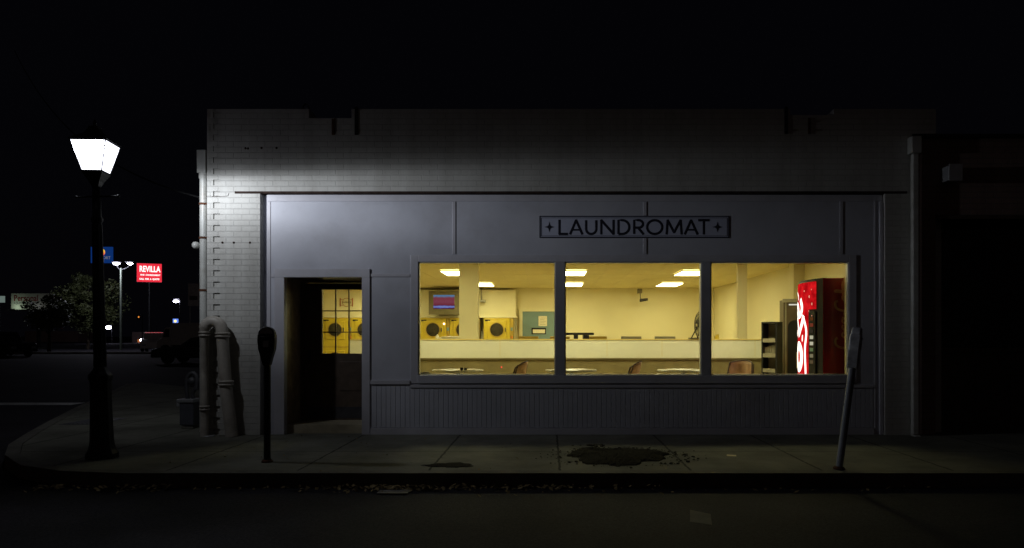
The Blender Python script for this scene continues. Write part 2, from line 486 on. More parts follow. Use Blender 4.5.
for px, py in ((222.5, 242.6), (233.8, 242.6), (250, 242.6), (245.5, 148.4), (248, 148.6), (261.5, 148), (276.5, 148)):
    ho = MB(); ho.lathe([(.016, 0), (.016, .003)], (X(px), -.001, Z(py)), 8, axis='y')
    ho.build("bolt_hole", M['lintel'], bl)

# shop front boards
DX0, DX1, DZ = X(283), X(361), Z(277)
WX0, WX1, WZ0, WZ1 = X(417.5), X(850.5), Z(375.5), Z(261.5)
b0, b1 = .06, .16
bd = MB()
bd.box(X(265), DX0, b0, b1, 0, SZ - .03)
bd.box(DX0, DX1, b0, b1, DZ, SZ - .03)
bd.box(DX1, WX0, b0, b1, 0, SZ - .03)
bd.box(WX0, WX1, b0, b1, WZ1, SZ - .03)
bd.box(WX0, WX1, b0, b1, .0, WZ0)
bd.box(WX1, SX1, b0, b1, 0, SZ - .03)
bd.box(SX0, X(265), .12, b1, 0, SZ - .03)
bd.build("shop_front_panel", M['board'], bl)
tr = MB()
def trim(px0, px1, py0, py1, y0=.052, y1=b0 - .001):
    tr.box(X(px0), X(px1), y0, y1, Z(py1), Z(py0))
trim(265.5, 884, 194, 200.5)
trim(265.5, 269, 200.8, 434, .052)
for px, ya, yb in ((453.5, 200.8, 253.6), (645.5, 200.8, 215), (645.5, 237.7, 253.6), (843, 200.8, 253.6)):
    trim(px - 1.6, px + 1.6, ya, yb)
trim(269.3, 272.7, 273.4, 277, .05); trim(369.5, 409.3, 273.4, 276.5, .05)
trim(369.5, 409.3, 380.5, 384.5, .034); trim(409.6, 875.6, 384.9, 388, .04)
trim(876, 878, 200.8, 436, .052); trim(881, 884, 200.8, 437, .03)
trim(369.5, 875.6, 428.5, 436, .042)
tr.build("trim_board", M['trim'], bl, bevel=.003)
dc = MB()
dc.box(X(273), DX0, .042, b0 - .001, 0, DZ); dc.box(DX1, X(369), .042, b0 - .001, 0, DZ)
dc.box(X(273), X(369), .039, b0 - .001, DZ + .0005, Z(268.5))
dc.build("door_casing", M['trim'], bl, bevel=.003)
bb = MB(); x = X(371)
while x < X(874.5):
    bb.box(x, min(x + .062, X(875)), .053, b0 - .001, Z(428.2), Z(388.3) if x > X(409.6) else Z(384.9)); x += .066
bb.build("beadboard", M['board'], bl, bevel=.003)
# door recess
jb = MB()
RD = .74
jb.prism([(DX0 - .10, b1), (DX0, b1), (DX0, RD + .06), (DX0 - .10, RD + .06)], 0, DZ)
jb.build("door_reveal", M['jamb'], bl)
jb = MB()
jb.box(DX1, DX1 + .1, b1, RD + .06, 0, DZ)
jb.box(DX0 - .1, DX1 + .1, b1, RD + .06, DZ + .001, DZ + .08)
jb.build("door_soffit", M['door_brown'], bl)
stp = MB(); stp.box(DX0, DX1, .30, RD + .08, -.01, .11)
stp.build("door_step", M['kerb'], bl, bevel=.01)
DP = RD + 10   # distance of the door plane
dr = MB()
dx0, dx1 = X(302.5, DP), X(371, DP)
dz0, dz1 = .115, DZ - .002
fx0, fx1 = dx0 + .035, dx1 - .035
frm = MB(); frm.box(dx0 - .1, fx0 - .002, RD - .04, RD + .06, dz0, dz1); frm.box(fx1 + .002, dx1 + .1, RD - .04, RD + .06, dz0, dz1)
frm.box(fx0, fx1, RD - .04, RD + .06, Z(283, DP), dz1)
frm.build("door_frame", M['door_brown'], bl)
gx0, gx1, gz0, gz1 = X(322, DP), X(362, DP), Z(353.5, DP), Z(289.5, DP)
ddz1 = Z(283.3, DP)
dr.box(fx0, gx0, RD, RD + .045, dz0, ddz1); dr.box(gx1, fx1, RD, RD + .045, dz0, ddz1)
dr.box(gx0, gx1, RD, RD + .045, gz1, ddz1); dr.box(gx0, gx1, RD, RD + .045, dz0, gz0)
mu = .016
for i in (1, 2):
    xm = gx0 + (gx1 - gx0) * i / 3; dr.box(xm - mu / 2, xm + mu / 2, RD + .008, RD + .038, gz0, gz1)
    zm = gz0 + (gz1 - gz0) * i / 3; dr.box(gx0, gx1, RD + .010, RD + .036, zm - mu / 2, zm + mu / 2)
door = dr.build("door", M['door_brown'], bl)
pm = MB()
for a, b_ in ((fx0 + .1, (fx0 + fx1) / 2 - .04), ((fx0 + fx1) / 2 + .04, fx1 - .1)):
    pm.box(a, b_, RD - .008, RD - .001, .55, .98)
pm.build("door_panel", M['door_brown'], door, bevel=.006)
kp = MB(); kp.box(fx0 + .04, fx1 - .04, RD - .004, RD - .001, dz0 + .03, dz0 + .2); kp.build("kick_plate", M['dark_metal'], door)
hn = MB(); hn.box(fx0 + .05, fx0 + .09, RD - .008, RD - .001, 1.0, 1.16); hn.lathe([(.012, 0), (.012, .03), (.028, .035), (.028, .06), (.01, .066)], (fx0 + .07, RD - .008, 1.06), 14, axis='y')
hn.build("handle", M['dark_metal'], door)
dg_ = MB(); dg_.box(gx0, gx1, RD + .02, RD + .024, gz0, gz1); dg_.build("door_pane", M['glass'], door)

# windows
fm = MB()
fy0, fy1 = .046, b0 - .001
fm.box(X(410), WX0, fy0, fy1, Z(383.5), Z(254.5)); fm.box(WX1, X(858), fy0, fy1, Z(383.5), Z(254.5))
fm.box(WX0, WX1, fy0, fy1, WZ1, Z(254.5)); fm.box(WX0, WX1, fy0 - .02, fy1, Z(383.5), WZ0)
fm.build("window_casing", M['trim'], bl, bevel=.004)
wins = [(417.5, 555.5), (565, 702.5), (711.5, 850.5)]
for a, b_ in ((555.5, 565), (702.5, 711.5)):
    ml = MB(); ml.box(X(a), X(b_), fy0 + .003, .14, WZ0, WZ1)
    ml.build("mullion", M['frame_paint'], bl, bevel=.003)
for a, b_ in wins:
    f = MB(); s = .014
    f.box(X(a), X(a) + s, .062, .14, WZ0, WZ1); f.box(X(b_) - s, X(b_), .062, .14, WZ0, WZ1)
    f.box(X(a) + s, X(b_) - s, .062, .14, WZ0, WZ0 + s); f.box(X(a) + s, X(b_) - s, .062, .14, WZ1 - s, WZ1)
    fo = f.build("window_frame", M['wall_white'], bl)
    p = MB(); p.box(X(a) + s, X(b_) - s, .095, .101, WZ0 + s, WZ1 - s); p.build("pane", M['glass'], fo)
sl = MB(); sl.box(WX0 - .05, WX1 + .05, .165, .34, WZ0 - .05, WZ0 + .004); sl.build("inner_sill", M['wall_white'], bl)

# interior shell
FZ, CZ = .12, Z(288.2, 22.9)
BW = Y(22.9)
def lx(y): return CXa + .3 + SK * (y - .3) + .02
fl = MB(); fl.prism([(lx(.17), .17), (5.22, .17), (5.22, BW), (lx(BW), BW)], .0, FZ); fl.build("floor", M['tile_floor'], bl)
ce = MB(); ce.prism([(lx(.17), .17), (5.22, .17), (5.22, BW), (lx(BW), BW)], CZ, CZ + .06)
M['ceiling'] = P("ceiling_tile", (.72, .62, .31), .85, var=.06, scale=3, bmp=.3, fine=90)
ceo = ce.build("ceiling", M['ceiling'], bl)
gr = MB()
for i in range(-15, 9):
    xx = .11 + i * .61
    y0 = .3
    if xx < -4.3: y0 = (xx - CXa - .3) / SK + .35
    if xx > 5.2 or y0 > BW - .3: continue
    gr.box(xx - .012, xx + .012, y0, BW - .01, CZ - .004, CZ - .0005)
for j in range(0, 11):
    yy = .35 + j * 1.22
    gr.box(lx(yy) + .02, 5.2, yy - .012, yy + .012, CZ - .006, CZ - .0042)
M['grid'] = P("ceiling_grid", (.66, .54, .25), .6, var=.05)
gr.build("ceiling_grid", M['grid'], ceo)
iw = MB()
iw.box(lx(BW) - .05, 5.25, BW, BW + .1, 0, CZ + .06)
iw.box(5.2, 5.24, .17, BW, 0, CZ + .06)
iw.prism([(lx(.17) - .02, .17), (lx(.17) + .01, .17), (lx(BW) + .01, BW), (lx(BW) - .02, BW)], 0, CZ + .06)
iw.box(X(850.5), 5.2, .162, .2, 0, CZ)
iw.box(WX0, X(850.5), .162, .2, Z(261.5), CZ)
iw.box(WX0, X(850.5), .162, .2, 0, WZ0 - .05)
iw.box(DX1 + .11, WX0, .162, .2, 0, CZ)
iw.box(DX1 + .11, DX1 + .15, .2, RD + .1, 0, CZ)
iw.box(DX0 - .35, DX1 + .11, RD + .062, RD + .10, DZ + .0, CZ)
iw.build("interior_wall", M['wall_in'], bl)
for x0, x1, y0, y1 in ((X(459, 14.6), X(477.8, 14.6), Y(14.6), Y(14.9)), (X(738, 14.7), X(747.3, 14.7), Y(14.7), Y(14.83)), (4.98, 5.199, Y(14.8), Y(15.1))):
    cm = MB(); cm.box(x0, x1, y0, y1, FZ, CZ); cm.build("column", M['column'], bl, bevel=.01)
hw = MB(); HW0, HW1 = X(349, 14), 5.19
hw.box(HW0, HW1, Y(14.0), Y(14.12), .93, Z(340, 14)); hw.build("half_wall", M['wall_white'], bl)
cp = MB(); cp.box(HW0 - .01, HW1, Y(13.985), Y(14.14), Z(340, 14) + .0005, Z(340, 14) + .02)
M['cap'] = P("yellowed_cap_strip", (.78, .62, .22), .4, var=.05)
cp.build("half_wall_cap", M['cap'], bl)
for px in (607, 662, 755, 500):
    sm_ = MB(); sm_.box(X(px, 14) - .003, X(px, 14) + .003, Y(13.998), Y(14.0) + .001, .96, Z(340, 14) - .005)
    sm_.build("laminate_seam", M['cap'], bl)
wp = MB(); wp.box(HW0, HW1, Y(14.01), Y(14.10), FZ, .927); wp.box(HW0, HW1, Y(13.97), Y(14.01), .905, .93)
wp.build("brown_panelling", M['wainscot'], bl)
# bulkhead above dryers and its trim
bk = MB(); bk.box(lx(BW) + .3, X(517, 22.4), Y(22.25), BW - .001, Z(317.5, 22.2), Z(316.5, 22.2) + .01)
bk.box(lx(BW) + .3, X(516, 22.7), Y(22.6), BW - .002, Z(316.5, 22.2) + .012, Z(289.8, 22.6))
bk.build("dryer_bulkhead", M['column'], bl)
tg = MB(); tg.tube([(X(481.5, 22.5), Y(22.5), Z(289, 22.5)), (X(481.5, 22.5), Y(22.5), Z(300, 22.5))], .02, 8)
tg.box(X(480, 22.4), X(485, 22.4), Y(22.35), Y(22.55), Z(302, 22.4), Z(300, 22.4)); tg.build("wall_bracket", M['grey_plastic'], bl)

# back-room door
bdc = MB()
d0, d1 = X(522.5, 22.85), X(557, 22.85)
dt = Z(311.5, 22.85)
for a, b_ in ((d0 - .1, d0), (d1, d1 + .1)): bdc.box(a, b_, Y(22.80), BW - .001, FZ, dt)
bdc.box(d0 - .1, d1 + .1, Y(22.80), BW - .001, dt + .0005, dt + .1)
bdc.build("inner_door_casing", M['wall_in'], bl)
bdr = MB(); bdr.box(d0, d1, Y(22.84), BW - .001, FZ, dt); ido = bdr.build("inner_door", M['teal'], bl)
nn = MB(); nn.box(X(538.5, 22.8), X(547, 22.8), Y(22.835), Y(22.839), Z(326, 22.8), Z(316, 22.8)); nn.build("paper_notice", M['paper'], ido)
nt_ = MB()
for i in range(5): nt_.box(X(540, 22.8), X(545.5 - (i % 2), 22.8), Y(22.833), Y(22.8345), Z(318 + i * 1.6, 22.8) - .006, Z(318 + i * 1.6, 22.8) + .006)
nt_.build("notice_print", M['grey_plastic'], ido)
nn = MB(); nn.box(X(531.5, 22.8), X(546, 22.8), Y(22.82), Y(22.838), Z(334.2, 22.8), Z(327.8, 22.8)); nn.build("sign_frame", M['black_plastic'], ido)
nn = MB(); nn.box(X(532.8, 22.8), X(545, 22.8), Y(22.815), Y(22.8195), Z(333.2, 22.8), Z(329.5, 22.8)); nn.build("sign_face", M['paper'], ido)
# emblem on the wall over the dryers, seen through the street door
ML = P("faded_red_emblem", (.42, .14, .05), .6); MK = P("dark_emblem_print", (.14, .10, .03), .6)
em = thing("wall_emblem", "small red outlined company emblem above the dryers, seen through the street door", "sign", (X(346, 22.55), Y(22.57), Z(302.5, 22.55)))
def pe(u, v, d): return (X(346.2, 22.55) + u, Y(22.57) + d, Z(302.3, 22.55) + v)
e1 = MB()
for sgn in (-1, 1): stroke(e1, [(sgn * .19, -.13), (sgn * .19, .13)], .035, pe)
stroke(e1, arc(0, 0, .12, .13, 0, 360, 24), .016, pe)
stroke(e1, [(-.19, .09), (-.1, .09)], .015, pe); stroke(e1, [(.19, .09), (.1, .09)], .015, pe)
stroke(e1, [(-.19, -.09), (-.1, -.09)], .015, pe); stroke(e1, [(.19, -.09), (.1, -.09)], .015, pe)
e1.build("emblem_outline", ML, em)
text_mesh("HUEBSCH", .062, MK, "emblem_lettering", em, lambda u, v, d: pe(u, v, d * .5), .003, .001)

# ------------------------------------------------------------------ shop sign
sg = thing("shop_sign", "long pale sign board reading LAUNDROMAT with a star at each end", "sign", (X(635), .03, Z(226)))
f = MB(); f.box(X(540), X(730), .0550, .0595, Z(237), Z(215.5)); f.build("board", M['sign_board'], sg)
f = MB()
def frame_rect(px0, px1, py0, py1, wpx, y):
    f.box(X(px0), X(px1), y, .0548, Z(py0 + wpx), Z(py0)); f.box(X(px0), X(px1), y, .0548, Z(py1), Z(py1 - wpx))
    f.box(X(px0), X(px0 + wpx), y, .0548, Z(py1 - wpx), Z(py0 + wpx)); f.box(X(px1 - wpx), X(px1), y, .0548, Z(py1 - wpx), Z(py0 + wpx))
frame_rect(539.4, 730.2, 215.2, 237.4, 1.0, .0525)
frame_rect(541.2, 728.4, 217, 235.6, .45, .0532)
f.build("border", M['sign_ink'], sg)
lt_ = MB()
H = Z(218.8) - Z(234.2)
def pl(u, v, d): return (X(u), .0165 + d, Z(234.2) + v * H)
def L(pts, w=2.5): stroke(lt_, [(u, v) for u, v in pts], 1, pl) if False else _st(pts, w)
def _st(pts, w):
    # work in metres so that stroke widths stay even
    q = [(X(u), Z(234.2) + (.05 + .9 * v) * H) for u, v in pts]
    pl_ = lambda a, c, d: (a, .0538 + d, c)
    if len(q) < 6:
        for (a, b_) in zip(q[:-1], q[1:]):
            A, B = Vector(a), Vector(b_); e_ = (B - A).normalized() * (w / 73.0) * .22
            stroke(lt_, [tuple(A - e_), tuple(B + e_)], w / 73.0, pl_, .12)
    else: stroke(lt_, q, w / 73.0, pl_, .12)
def ring(px0, px1, a0=0, a1=360, n=28):
    cx, rx = (px0 + px1) / 2, (px1 - px0) / 2
    return [(cx + rx * math.cos(math.radians(a0 + (a1 - a0) * i / n)), .5 + .5 * math.sin(math.radians(a0 + (a1 - a0) * i / n))) for i in range(n + 1)]
L([(559.5, 1), (559.5, 0), (567.5, 0)])
L([(570.3, 0), (576.2, 1), (582.4, 0)]); L([(572.4, .30), (580.4, .30)], 1.8)
L([(586.3, 1), (586.3, .36)] + [(591.4 + 5.1 * math.cos(math.radians(t)), .36 + .36 * math.sin(math.radians(t))) for t in range(180, 361, 15)] + [(596.5, 1)])
L([(601.5, 0), (601.5, 1), (613.8, 0), (613.8, 1)])
L([(618.8, 0), (618.8, 1), (622, 1)] + [(622.5 + 7.2 * math.cos(math.radians(t)), .5 + .5 * math.sin(math.radians(t))) for t in range(90, -91, -12)] + [(618.8, 0)])
L([(634.6, 0), (634.6, 1), (638.6, 1)] + [(639.2 + 4.2 * math.cos(math.radians(t)), .73 + .27 * math.sin(math.radians(t))) for t in range(90, -91, -18)] + [(634.6, .46)]); L([(638.4, .46), (643.8, 0)])
L(ring(647.6, 662.8))
L([(667.2, 0), (668.2, 1), (674.7, .12), (681.2, 1), (682.3, 0)])
L([(685.6, 0), (691.8, 1), (698.2, 0)]); L([(687.8, .30), (696, .30)], 1.8)
L([(699.5, 1), (709.8, 1)]); L([(704.6, 1), (704.6, 0)])
for cx in (549.4, 718.4):
    pts = []
    for i in range(16):
        a = math.radians(i * 22.5); r = (5.0, 2.6, 1.75, 2.6)[i % 4] / 73
        r = 5.2 / 73 if i % 4 == 0 else (2.2 / 73 if i % 4 in (1, 3) else 1.9 / 73)
        pts.append((X(cx) + r * math.cos(a), Z(226.4) + r * math.sin(a)))
    lt_.prism_y(pts, .0525, .0548)
lt_.build("lettering", M['sign_ink'], sg)

# iron straps hanging from the parapet
for px, y0, y1, ww, lab in ((333.5, 119, 135, 3.2, "short rusty iron strap under the left parapet notch"), (356.6, 107, 135, 3.6, "long dark iron strap just right of the left parapet notch"),
                        (786, 107, 134, 3.4, "long dark iron strap just left of the right parapet notch"), (809, 118, 134, 2.6, "short rusty iron strap under the right parapet notch")):
    s = MB(); s.box(X(px - ww / 2), X(px + ww / 2), -.018, -.002, Z(y1), Z(y0)); s.lathe([(.016, 0), (.016, .02)], (X(px), -.018, Z(y1 - 3)), 8, axis='y')
    s.lathe([(.016, 0), (.016, .02)], (X(px), -.018, Z(y0 + 4)), 8, axis='y')
    tag(s.build("iron_strap", M['rust'] if ww < 3.3 else M['black_metal'], bevel=.005), lab, "iron strap", "iron straps on the parapet")
nl = MB(); nl.tube([(X(300), .1, Z(109.5)), (X(300.5), .1, Z(104)), (X(303), .1, Z(101.5)), (X(306), .1, Z(103.5)), (X(307), .1, Z(109.5))], .012, 6)
tag(nl.build("wire_loop", M['black_metal']), "small dark wire loop on the parapet beside the left notch", "wire")

# ------------------------------------------------------------------ pipes on the facade
dp = thing("downpipe", "white downpipe with metal straps at the left corner of the laundromat", "downpipe", (X(201.5), -.0, 0))
Dd = 10.0
m_ = MB(); m_.tube([(X(202), .05, Z(432)), (X(202), .05, Z(176))], .052, 16); m_.build("pipe", M['pipe'], dp)
m_ = MB(); m_.prism_y([(X(197.5), Z(173)), (X(206), Z(173)), (X(206.2), Z(150)), (X(197), Z(150))], -.02, .13)
m_.tube([(X(202), .05, Z(178)), (X(202), .05, Z(172))], .062, 16); m_.build("hopper_head", M['pipe'], dp, bevel=.006)
for py in (203.5, 237.5, 290): m_ = MB(); m_.tube([(X(202), .05, Z(py - 1)), (X(202), .05, Z(py + 1))], .060, 16); m_.box(X(202), X(208), .02, .045, Z(py + .9), Z(py - .9)); m_.build("strap", M['rust'], dp)
fl_ = MB(); fl_.lathe([(.0, -.05), (.03, -.045), (.048, -.02), (.05, .01), (.035, .04), (0.001, .05)], (X(195), .02, Z(245)), 14); fl_.tube([(X(195), .02, Z(245)), (X(199), .03, Z(244))], .01, 6)
tag(fl_.build("wall_lamp", M['pipe']), "little round white fitting sticking out beside the downpipe strap", "fitting")
vp = thing("vent_pipe", "thick beige pipe with a U bend at the foot of the brick corner", "pipe", (X(215, 9.85), -.15, 0))
Dv = 9.85
lxp, rxp = X(204.5, Dv), X(222, Dv); topz = Z(330, Dv)
path = [(lxp, -.15, 0.0), (lxp, -.15, .7), (lxp, -.15, topz)]
rr_ = (rxp - lxp) / 2
for i in range(1, 12):
    a = PI - PI * i / 12; path.append((lxp + rr_ + rr_ * math.cos(a), -.15, topz + rr_ * 1.0 * math.sin(a)))
path += [(rxp, -.15, topz), (X(225.5, Dv), -.15, Z(383, Dv)), (X(232, Dv), -.15, 0.0)]
radii = [.052, .052, .058] + [.075] * 11 + [.078, .080, .082]
m_ = MB(); m_.tube(path, radii, 20); m_.build("pipe", M['pipe_brown'], vp)
for cx, py, r in ((lxp, 334, .075), (lxp, 408, .066), (X(222.6, Dv), 335, .096), (X(226, Dv), 383, .100)):
    m_ = MB(); cz = Z(py, Dv)
    m_.lathe([(r - .02, -.035), (r, -.03), (r, -.012), (r - .012, -.008), (r - .012, .008), (r, .012), (r, .03), (r - .02, .035)], (cx, -.15, cz), 20); m_.build("collar", M['pipe_brown'], vp)
gm = thing("gas_meter", "blue grey gas meter with curled pipework at the foot of the side wall", "gas meter", (X(190, 10.7), .75, 0))
Dg = 10.75
m_ = MB(); m_.box(X(182.5, Dg), X(196.5, Dg), .65, .86, Z(425, Dg), Z(401, Dg)); m_.build("body", M['meter_box'], gm, bevel=.02)
m_ = MB(); m_.box(X(180.5, Dg), X(197, Dg), .63, .88, Z(402, Dg), Z(398.5, Dg)); m_.box(X(180, Dg), X(183, Dg), .64, .7, Z(406, Dg), Z(399, Dg)); m_.build("lid", M['galv'], gm, bevel=.01)
m_ = MB(); m_.box(X(184, Dg), X(196, Dg), .66, .86, 0, Z(426, Dg)); m_.build("foot", M['kerb'], gm, bevel=.01)
def gp(px, py): return (X(px, Dg), .74, Z(py, Dg))
m_ = MB(); m_.tube(smooth_path([gp(188, 399), gp(187, 388), gp(188, 377), gp(193, 373), gp(197, 377), gp(197, 390)]), .03, 10)
m_.tube(smooth_path([gp(194, 399), gp(193, 393), gp(197, 386), gp(199, 378)]), .028, 10)
m_.lathe([(.05, -.03), (.06, 0), (.05, .03)], gp(192, 381), 12, axis='y')
m_.build("pipework", M['dark_metal'], gm)
vc = MB(); vc.lathe([(.0, 0), (.09, 0), (.085, .012), (.0, .014)], (X(209, 9.9), -.12, .001), 16)
tag(vc.build("drain_cap", M['galv']), "small round drain cap on the pavement beside the vent pipe foot", "drain cap")

dp2 = thing("downpipe", "dull grey downpipe with a box head at the right end of the shop front", "downpipe", (X(912.5), -.07, 0))
m_ = MB(); m_.box(X(909.5), X(915.5), -.10, -.02, Z(434), Z(155)); m_.build("pipe", M['pipe'], dp2, bevel=.012)
m_ = MB(); m_.box(X(907), X(917), -.14, -.004, Z(155), Z(138.5)); m_.build("hopper_head", M['pipe'], dp2, bevel=.01)
m_ = MB(); m_.box(X(909), X(916), -.16, -.03, Z(437), Z(434.2)); m_.build("shoe", M['pipe'], dp2, bevel=.01)

cb = MB(); A_, B_ = Vector((X(198), .25, Z(196))), Vector((-19, 16, 11.5))
cb.tube([tuple(A_.lerp(B_, i / 16) - Vector((0, 0, 4 * .9 * (i / 16) * (1 - i / 16)))) for i in range(17)], .014, 6)
tag(cb.build("service_cable", M['black_plastic']), "thin dark service cable running from the building corner up to the left", "cable")
# ================================================================== NEIGHBOUR
nb = thing("neighbour_building", "dark brown neighbouring shop with a low fascia and unlit recessed front", "building", (8, 0, 0))
m_ = MB(); m_.box(X(916.2), X(936), .01, .3, -.3, HZ - .003); m_.box(X(936), 14, .01, .3, Z(215), HZ - .003); m_.box(12.5, 14, .01, .3, -.3, Z(215) - .001)
m_.build("brick_wall", M['brown_brick'], nb)
m_ = MB(); m_.box(X(912), 14, -.03, .32, HZ, HZ + .05); m_.build("coping", M['black_metal'], nb)
m_ = MB(); m_.box(X(936), 12.5, -.02, .02 - .011, Z(219), Z(215.5)); m_.box(X(936), 12.5, .9, .98, 3.0, HZ - .1); m_.build("fascia_trim", M['door_brown'], nb)
m_ = MB(); m_.box(X(930), 12.5, .42, .5, -.1, Z(352, 10.42)); m_.build("stall_riser", M['door_brown'], nb)
m_ = MB(); m_.box(X(931), 12.5, .37, .56, Z(352, 10.42) + .002, Z(352, 10.42) + .06)
for xx in (5.35, 7.2, 9.0, 10.8): m_.box(xx, xx + .07, .42, .5, Z(352, 10.42) + .062, 3.2)
m_.build("window_frame", M['door_brown'], nb)
m_ = MB(); m_.box(X(931), 12.5, .45, .456, Z(352, 10.42) + .06, 3.2); m_.build("window_pane", M['car_glass'], nb)
m_ = MB()
for i in range(14):
    xx = 5.6 + i * .5; m_.box(xx, xx + .42, .41, .419, .12, .95)
m_.build("riser_panel", M['door_brown'], nb, bevel=.008)
m_ = MB(); m_.box(5.57, 14, 3, 3.2, -.2, 3.89); m_.build("back_wall", M['brown_brick'], nb)
m_ = MB(); m_.box(5.56, 14, .31, 3, 3.9, 4.0); m_.build("roof", M['black_metal'], nb)
jb_ = thing("junction_box", "small pale metal box on the dark fascia right of the downpipe", "box", (X(947), -.1, Z(175)))
m_ = MB(); m_.box(X(941), X(953.5), -.20, .008, Z(183), Z(168)); m_.build("body", M['galv'], jb_, bevel=.012)
m_ = MB(); m_.box(X(940.5), X(954), -.215, -.202, Z(184), Z(167.3)); m_.build("cover", M['galv'], jb_, bevel=.004)

# ================================================================== CEILING LIGHTS
M['diffuser'] = emis("fluorescent_diffuser", (1.0, .91, .51), 23.0)
first = None
LL = [(-2.12, 17.0), (.57, 17.0), (3.33, 17.0), (-1.88, 20.9), (.68, 20.9), (3.47, 20.9), (-5.1, 20.9), (-5.1, 17.0), (-2.12, 12.5), (.57, 12.5), (3.33, 12.5)]  # the two far left panels are out of view, added for light
labs = ["leftmost lit ceiling panel of the front row, beside the square column", "middle lit ceiling panel of the front row, at the middle window's left edge", "rightmost lit ceiling panel of the front row, by the mullion right of the middle window",
        "lit ceiling panel of the back row just right of the square column", "middle lit ceiling panel of the back row", "rightmost lit ceiling panel of the back row, near the security camera",
        "unseen lit ceiling panel added for light above the dryers behind the street door, back row", "unseen lit ceiling panel added for light behind the street door, front row",
        "lit ceiling panel nearest the left window", "lit ceiling panel nearest the middle window", "lit ceiling panel nearest the right window"]
for (lx_, D), lab in zip(LL, labs):
    t = thing("ceiling_light", lab, "ceiling light", (lx_, Y(D), CZ - .03), "lit panels in the laundromat ceiling")
    m_ = MB(); a, b_ = .315, .62
    for x0, x1, y0, y1 in ((-a, a, -b_, -b_ + .02), (-a, a, b_ - .02, b_), (-a, -a + .02, -b_ + .02, b_ - .02), (a - .02, a, -b_ + .02, b_ - .02)):
        m_.box(x0, x1, y0, y1, -.008, .022)
    m_.build("frame", M['white_enamel'], t, local=True)
    m_ = MB(); m_.box(-a + .02, a - .02, -b_ + .02, b_ - .02, -.004, .018); m_.build("diffuser", M['diffuser'], t, local=True)

# ================================================================== DRYERS
def dryer_stack(px, D, label, tail=True):
    xc = X(px, D)
    t = thing("stacked_dryer", label, "dryer", (xc, Y(D), FZ), "yellow stacked dryers along the back wall")
    W = .4; top = Z(318, D) - FZ
    m_ = MB(); m_.box(-W, W, .0, .62, 0, top); m_.build("cabinet", M['yellow'], t, bevel=.012, local=True)
    for cz in (1.41, .52):
        m_ = MB(); m_.box(-.29, .29, -.035, -.001, cz - .29, cz + .27); dd = m_.build("door", M['yellow'], t, bevel=.03, local=True)
        m_ = MB(); m_.lathe([(.0, .001), (.205, .001), (.205, .008), (.19, .018), (.0, .018)], (0, -.036, cz), 32, axis='y'); m_.build("porthole", M['drum'], dd, local=True)
        m_ = MB(); m_.tube([(.215 * math.cos(2 * PI * i / 32), -.045, cz + .215 * math.sin(2 * PI * i / 32)) for i in range(32)], .014, 8, closed=True); m_.build("ring", M['yellow_dark'], dd, local=True)
        m_ = MB(); m_.box(.25, .275, -.07, -.036, cz - .06, cz + .06); m_.build("handle", M['dark_metal'], dd, bevel=.005, local=True)
    m_ = MB(); m_.box(-W + .04, -W + .2, -.006, -.001, top - .1, top - .05); m_.build("badge", M['black_plastic'], t, local=True)
    m_ = MB(); m_.box(-W, W, -.012, -.001, top * .5 - .01, top * .5 + .02); m_.build("seam", M['yellow_dark'], t, local=True)
    # coin column on the right of each stack
    m_ = MB(); m_.box(W + .005, W + .1, .02, .5, 0, top - .01); cc = m_.build("coin_column", M['yellow_dark'], t, bevel=.006, local=True)
    m_ = MB(); m_.box(W + .02, W + .085, .008, .019, 1.38, 1.48); m_.build("coin_slot", M['teal'], cc, local=True)
    m_ = MB(); m_.box(W + .02, W + .085, .008, .019, 1.15, 1.22); m_.build("coin_button", P("orange_button", (.6, .2, .02)), cc, local=True)
    return t
dryer_stack(335.3, 22.2, "yellow stacked dryer seen through the left panes of the street door")
dryer_stack(364.5, 22.2, "yellow stacked dryer at the right edge of the street door's panes")
dryer_stack(433, 22.2, "yellow stacked dryer with round window below the television")
dryer_stack(463, 22.2, "yellow stacked dryer mostly hidden behind the square column")
dryer_stack(496.8, 22.2, "yellow stacked dryer between the square column and the teal door")
ind = MB(); ind.lathe([(.0, 0), (.028, .004), (.02, .02), (0, .024)], (X(444, 22.15), Y(22.15), Z(323.8, 22.15)), 10, axis='y')
tag(ind.build("indicator_lamp", emis("indicator_glow", (1, .75, .5), 5)), "tiny glowing indicator light between the two left dryers", "indicator light")

# television
tv = thing("television", "boxy old television showing a red and blue picture, mounted above the dryers", "television", (X(444, 22.0), Y(22.0), Z(302, 22)))
D = 21.95; x0, x1, z0, z1 = X(429, D), X(459.5, D), Z(314.3, D), Z(291.3, D)
m_ = MB(); m_.box(x0, x1, Y(D) + .04, Y(D) + .5, z0, z1); m_.build("cabinet", M['tv_case'], tv, bevel=.02)
sx0, sx1, sz0, sz1 = X(433.3, D), X(454.5, D), Z(309, D), Z(295, D)
m_ = MB(); m_.box(x0 - .01, sx0, Y(D), Y(D) + .045, z0 - .01, z1 + .01); m_.box(sx1, x1 + .01, Y(D), Y(D) + .045, z0 - .01, z1 + .01)
m_.box(sx0, sx1, Y(D), Y(D) + .045, z0 - .01, sz0); m_.box(sx0, sx1, Y(D), Y(D) + .045, sz1, z1 + .01); m_.build("bezel", M['tv_case'], tv)
m, nt, out = new_mat("tv_picture")
e = nt.nodes.new("ShaderNodeEmission"); tc = nt.nodes.new("ShaderNodeTexCoord"); s_ = nt.nodes.new("ShaderNodeSeparateXYZ"); nt.links.new(tc.outputs['Generated'], s_.inputs[0])
r_ = nt.nodes.new("ShaderNodeValToRGB"); nz = noise(nt, tc.outputs['Generated'], 5, 3)
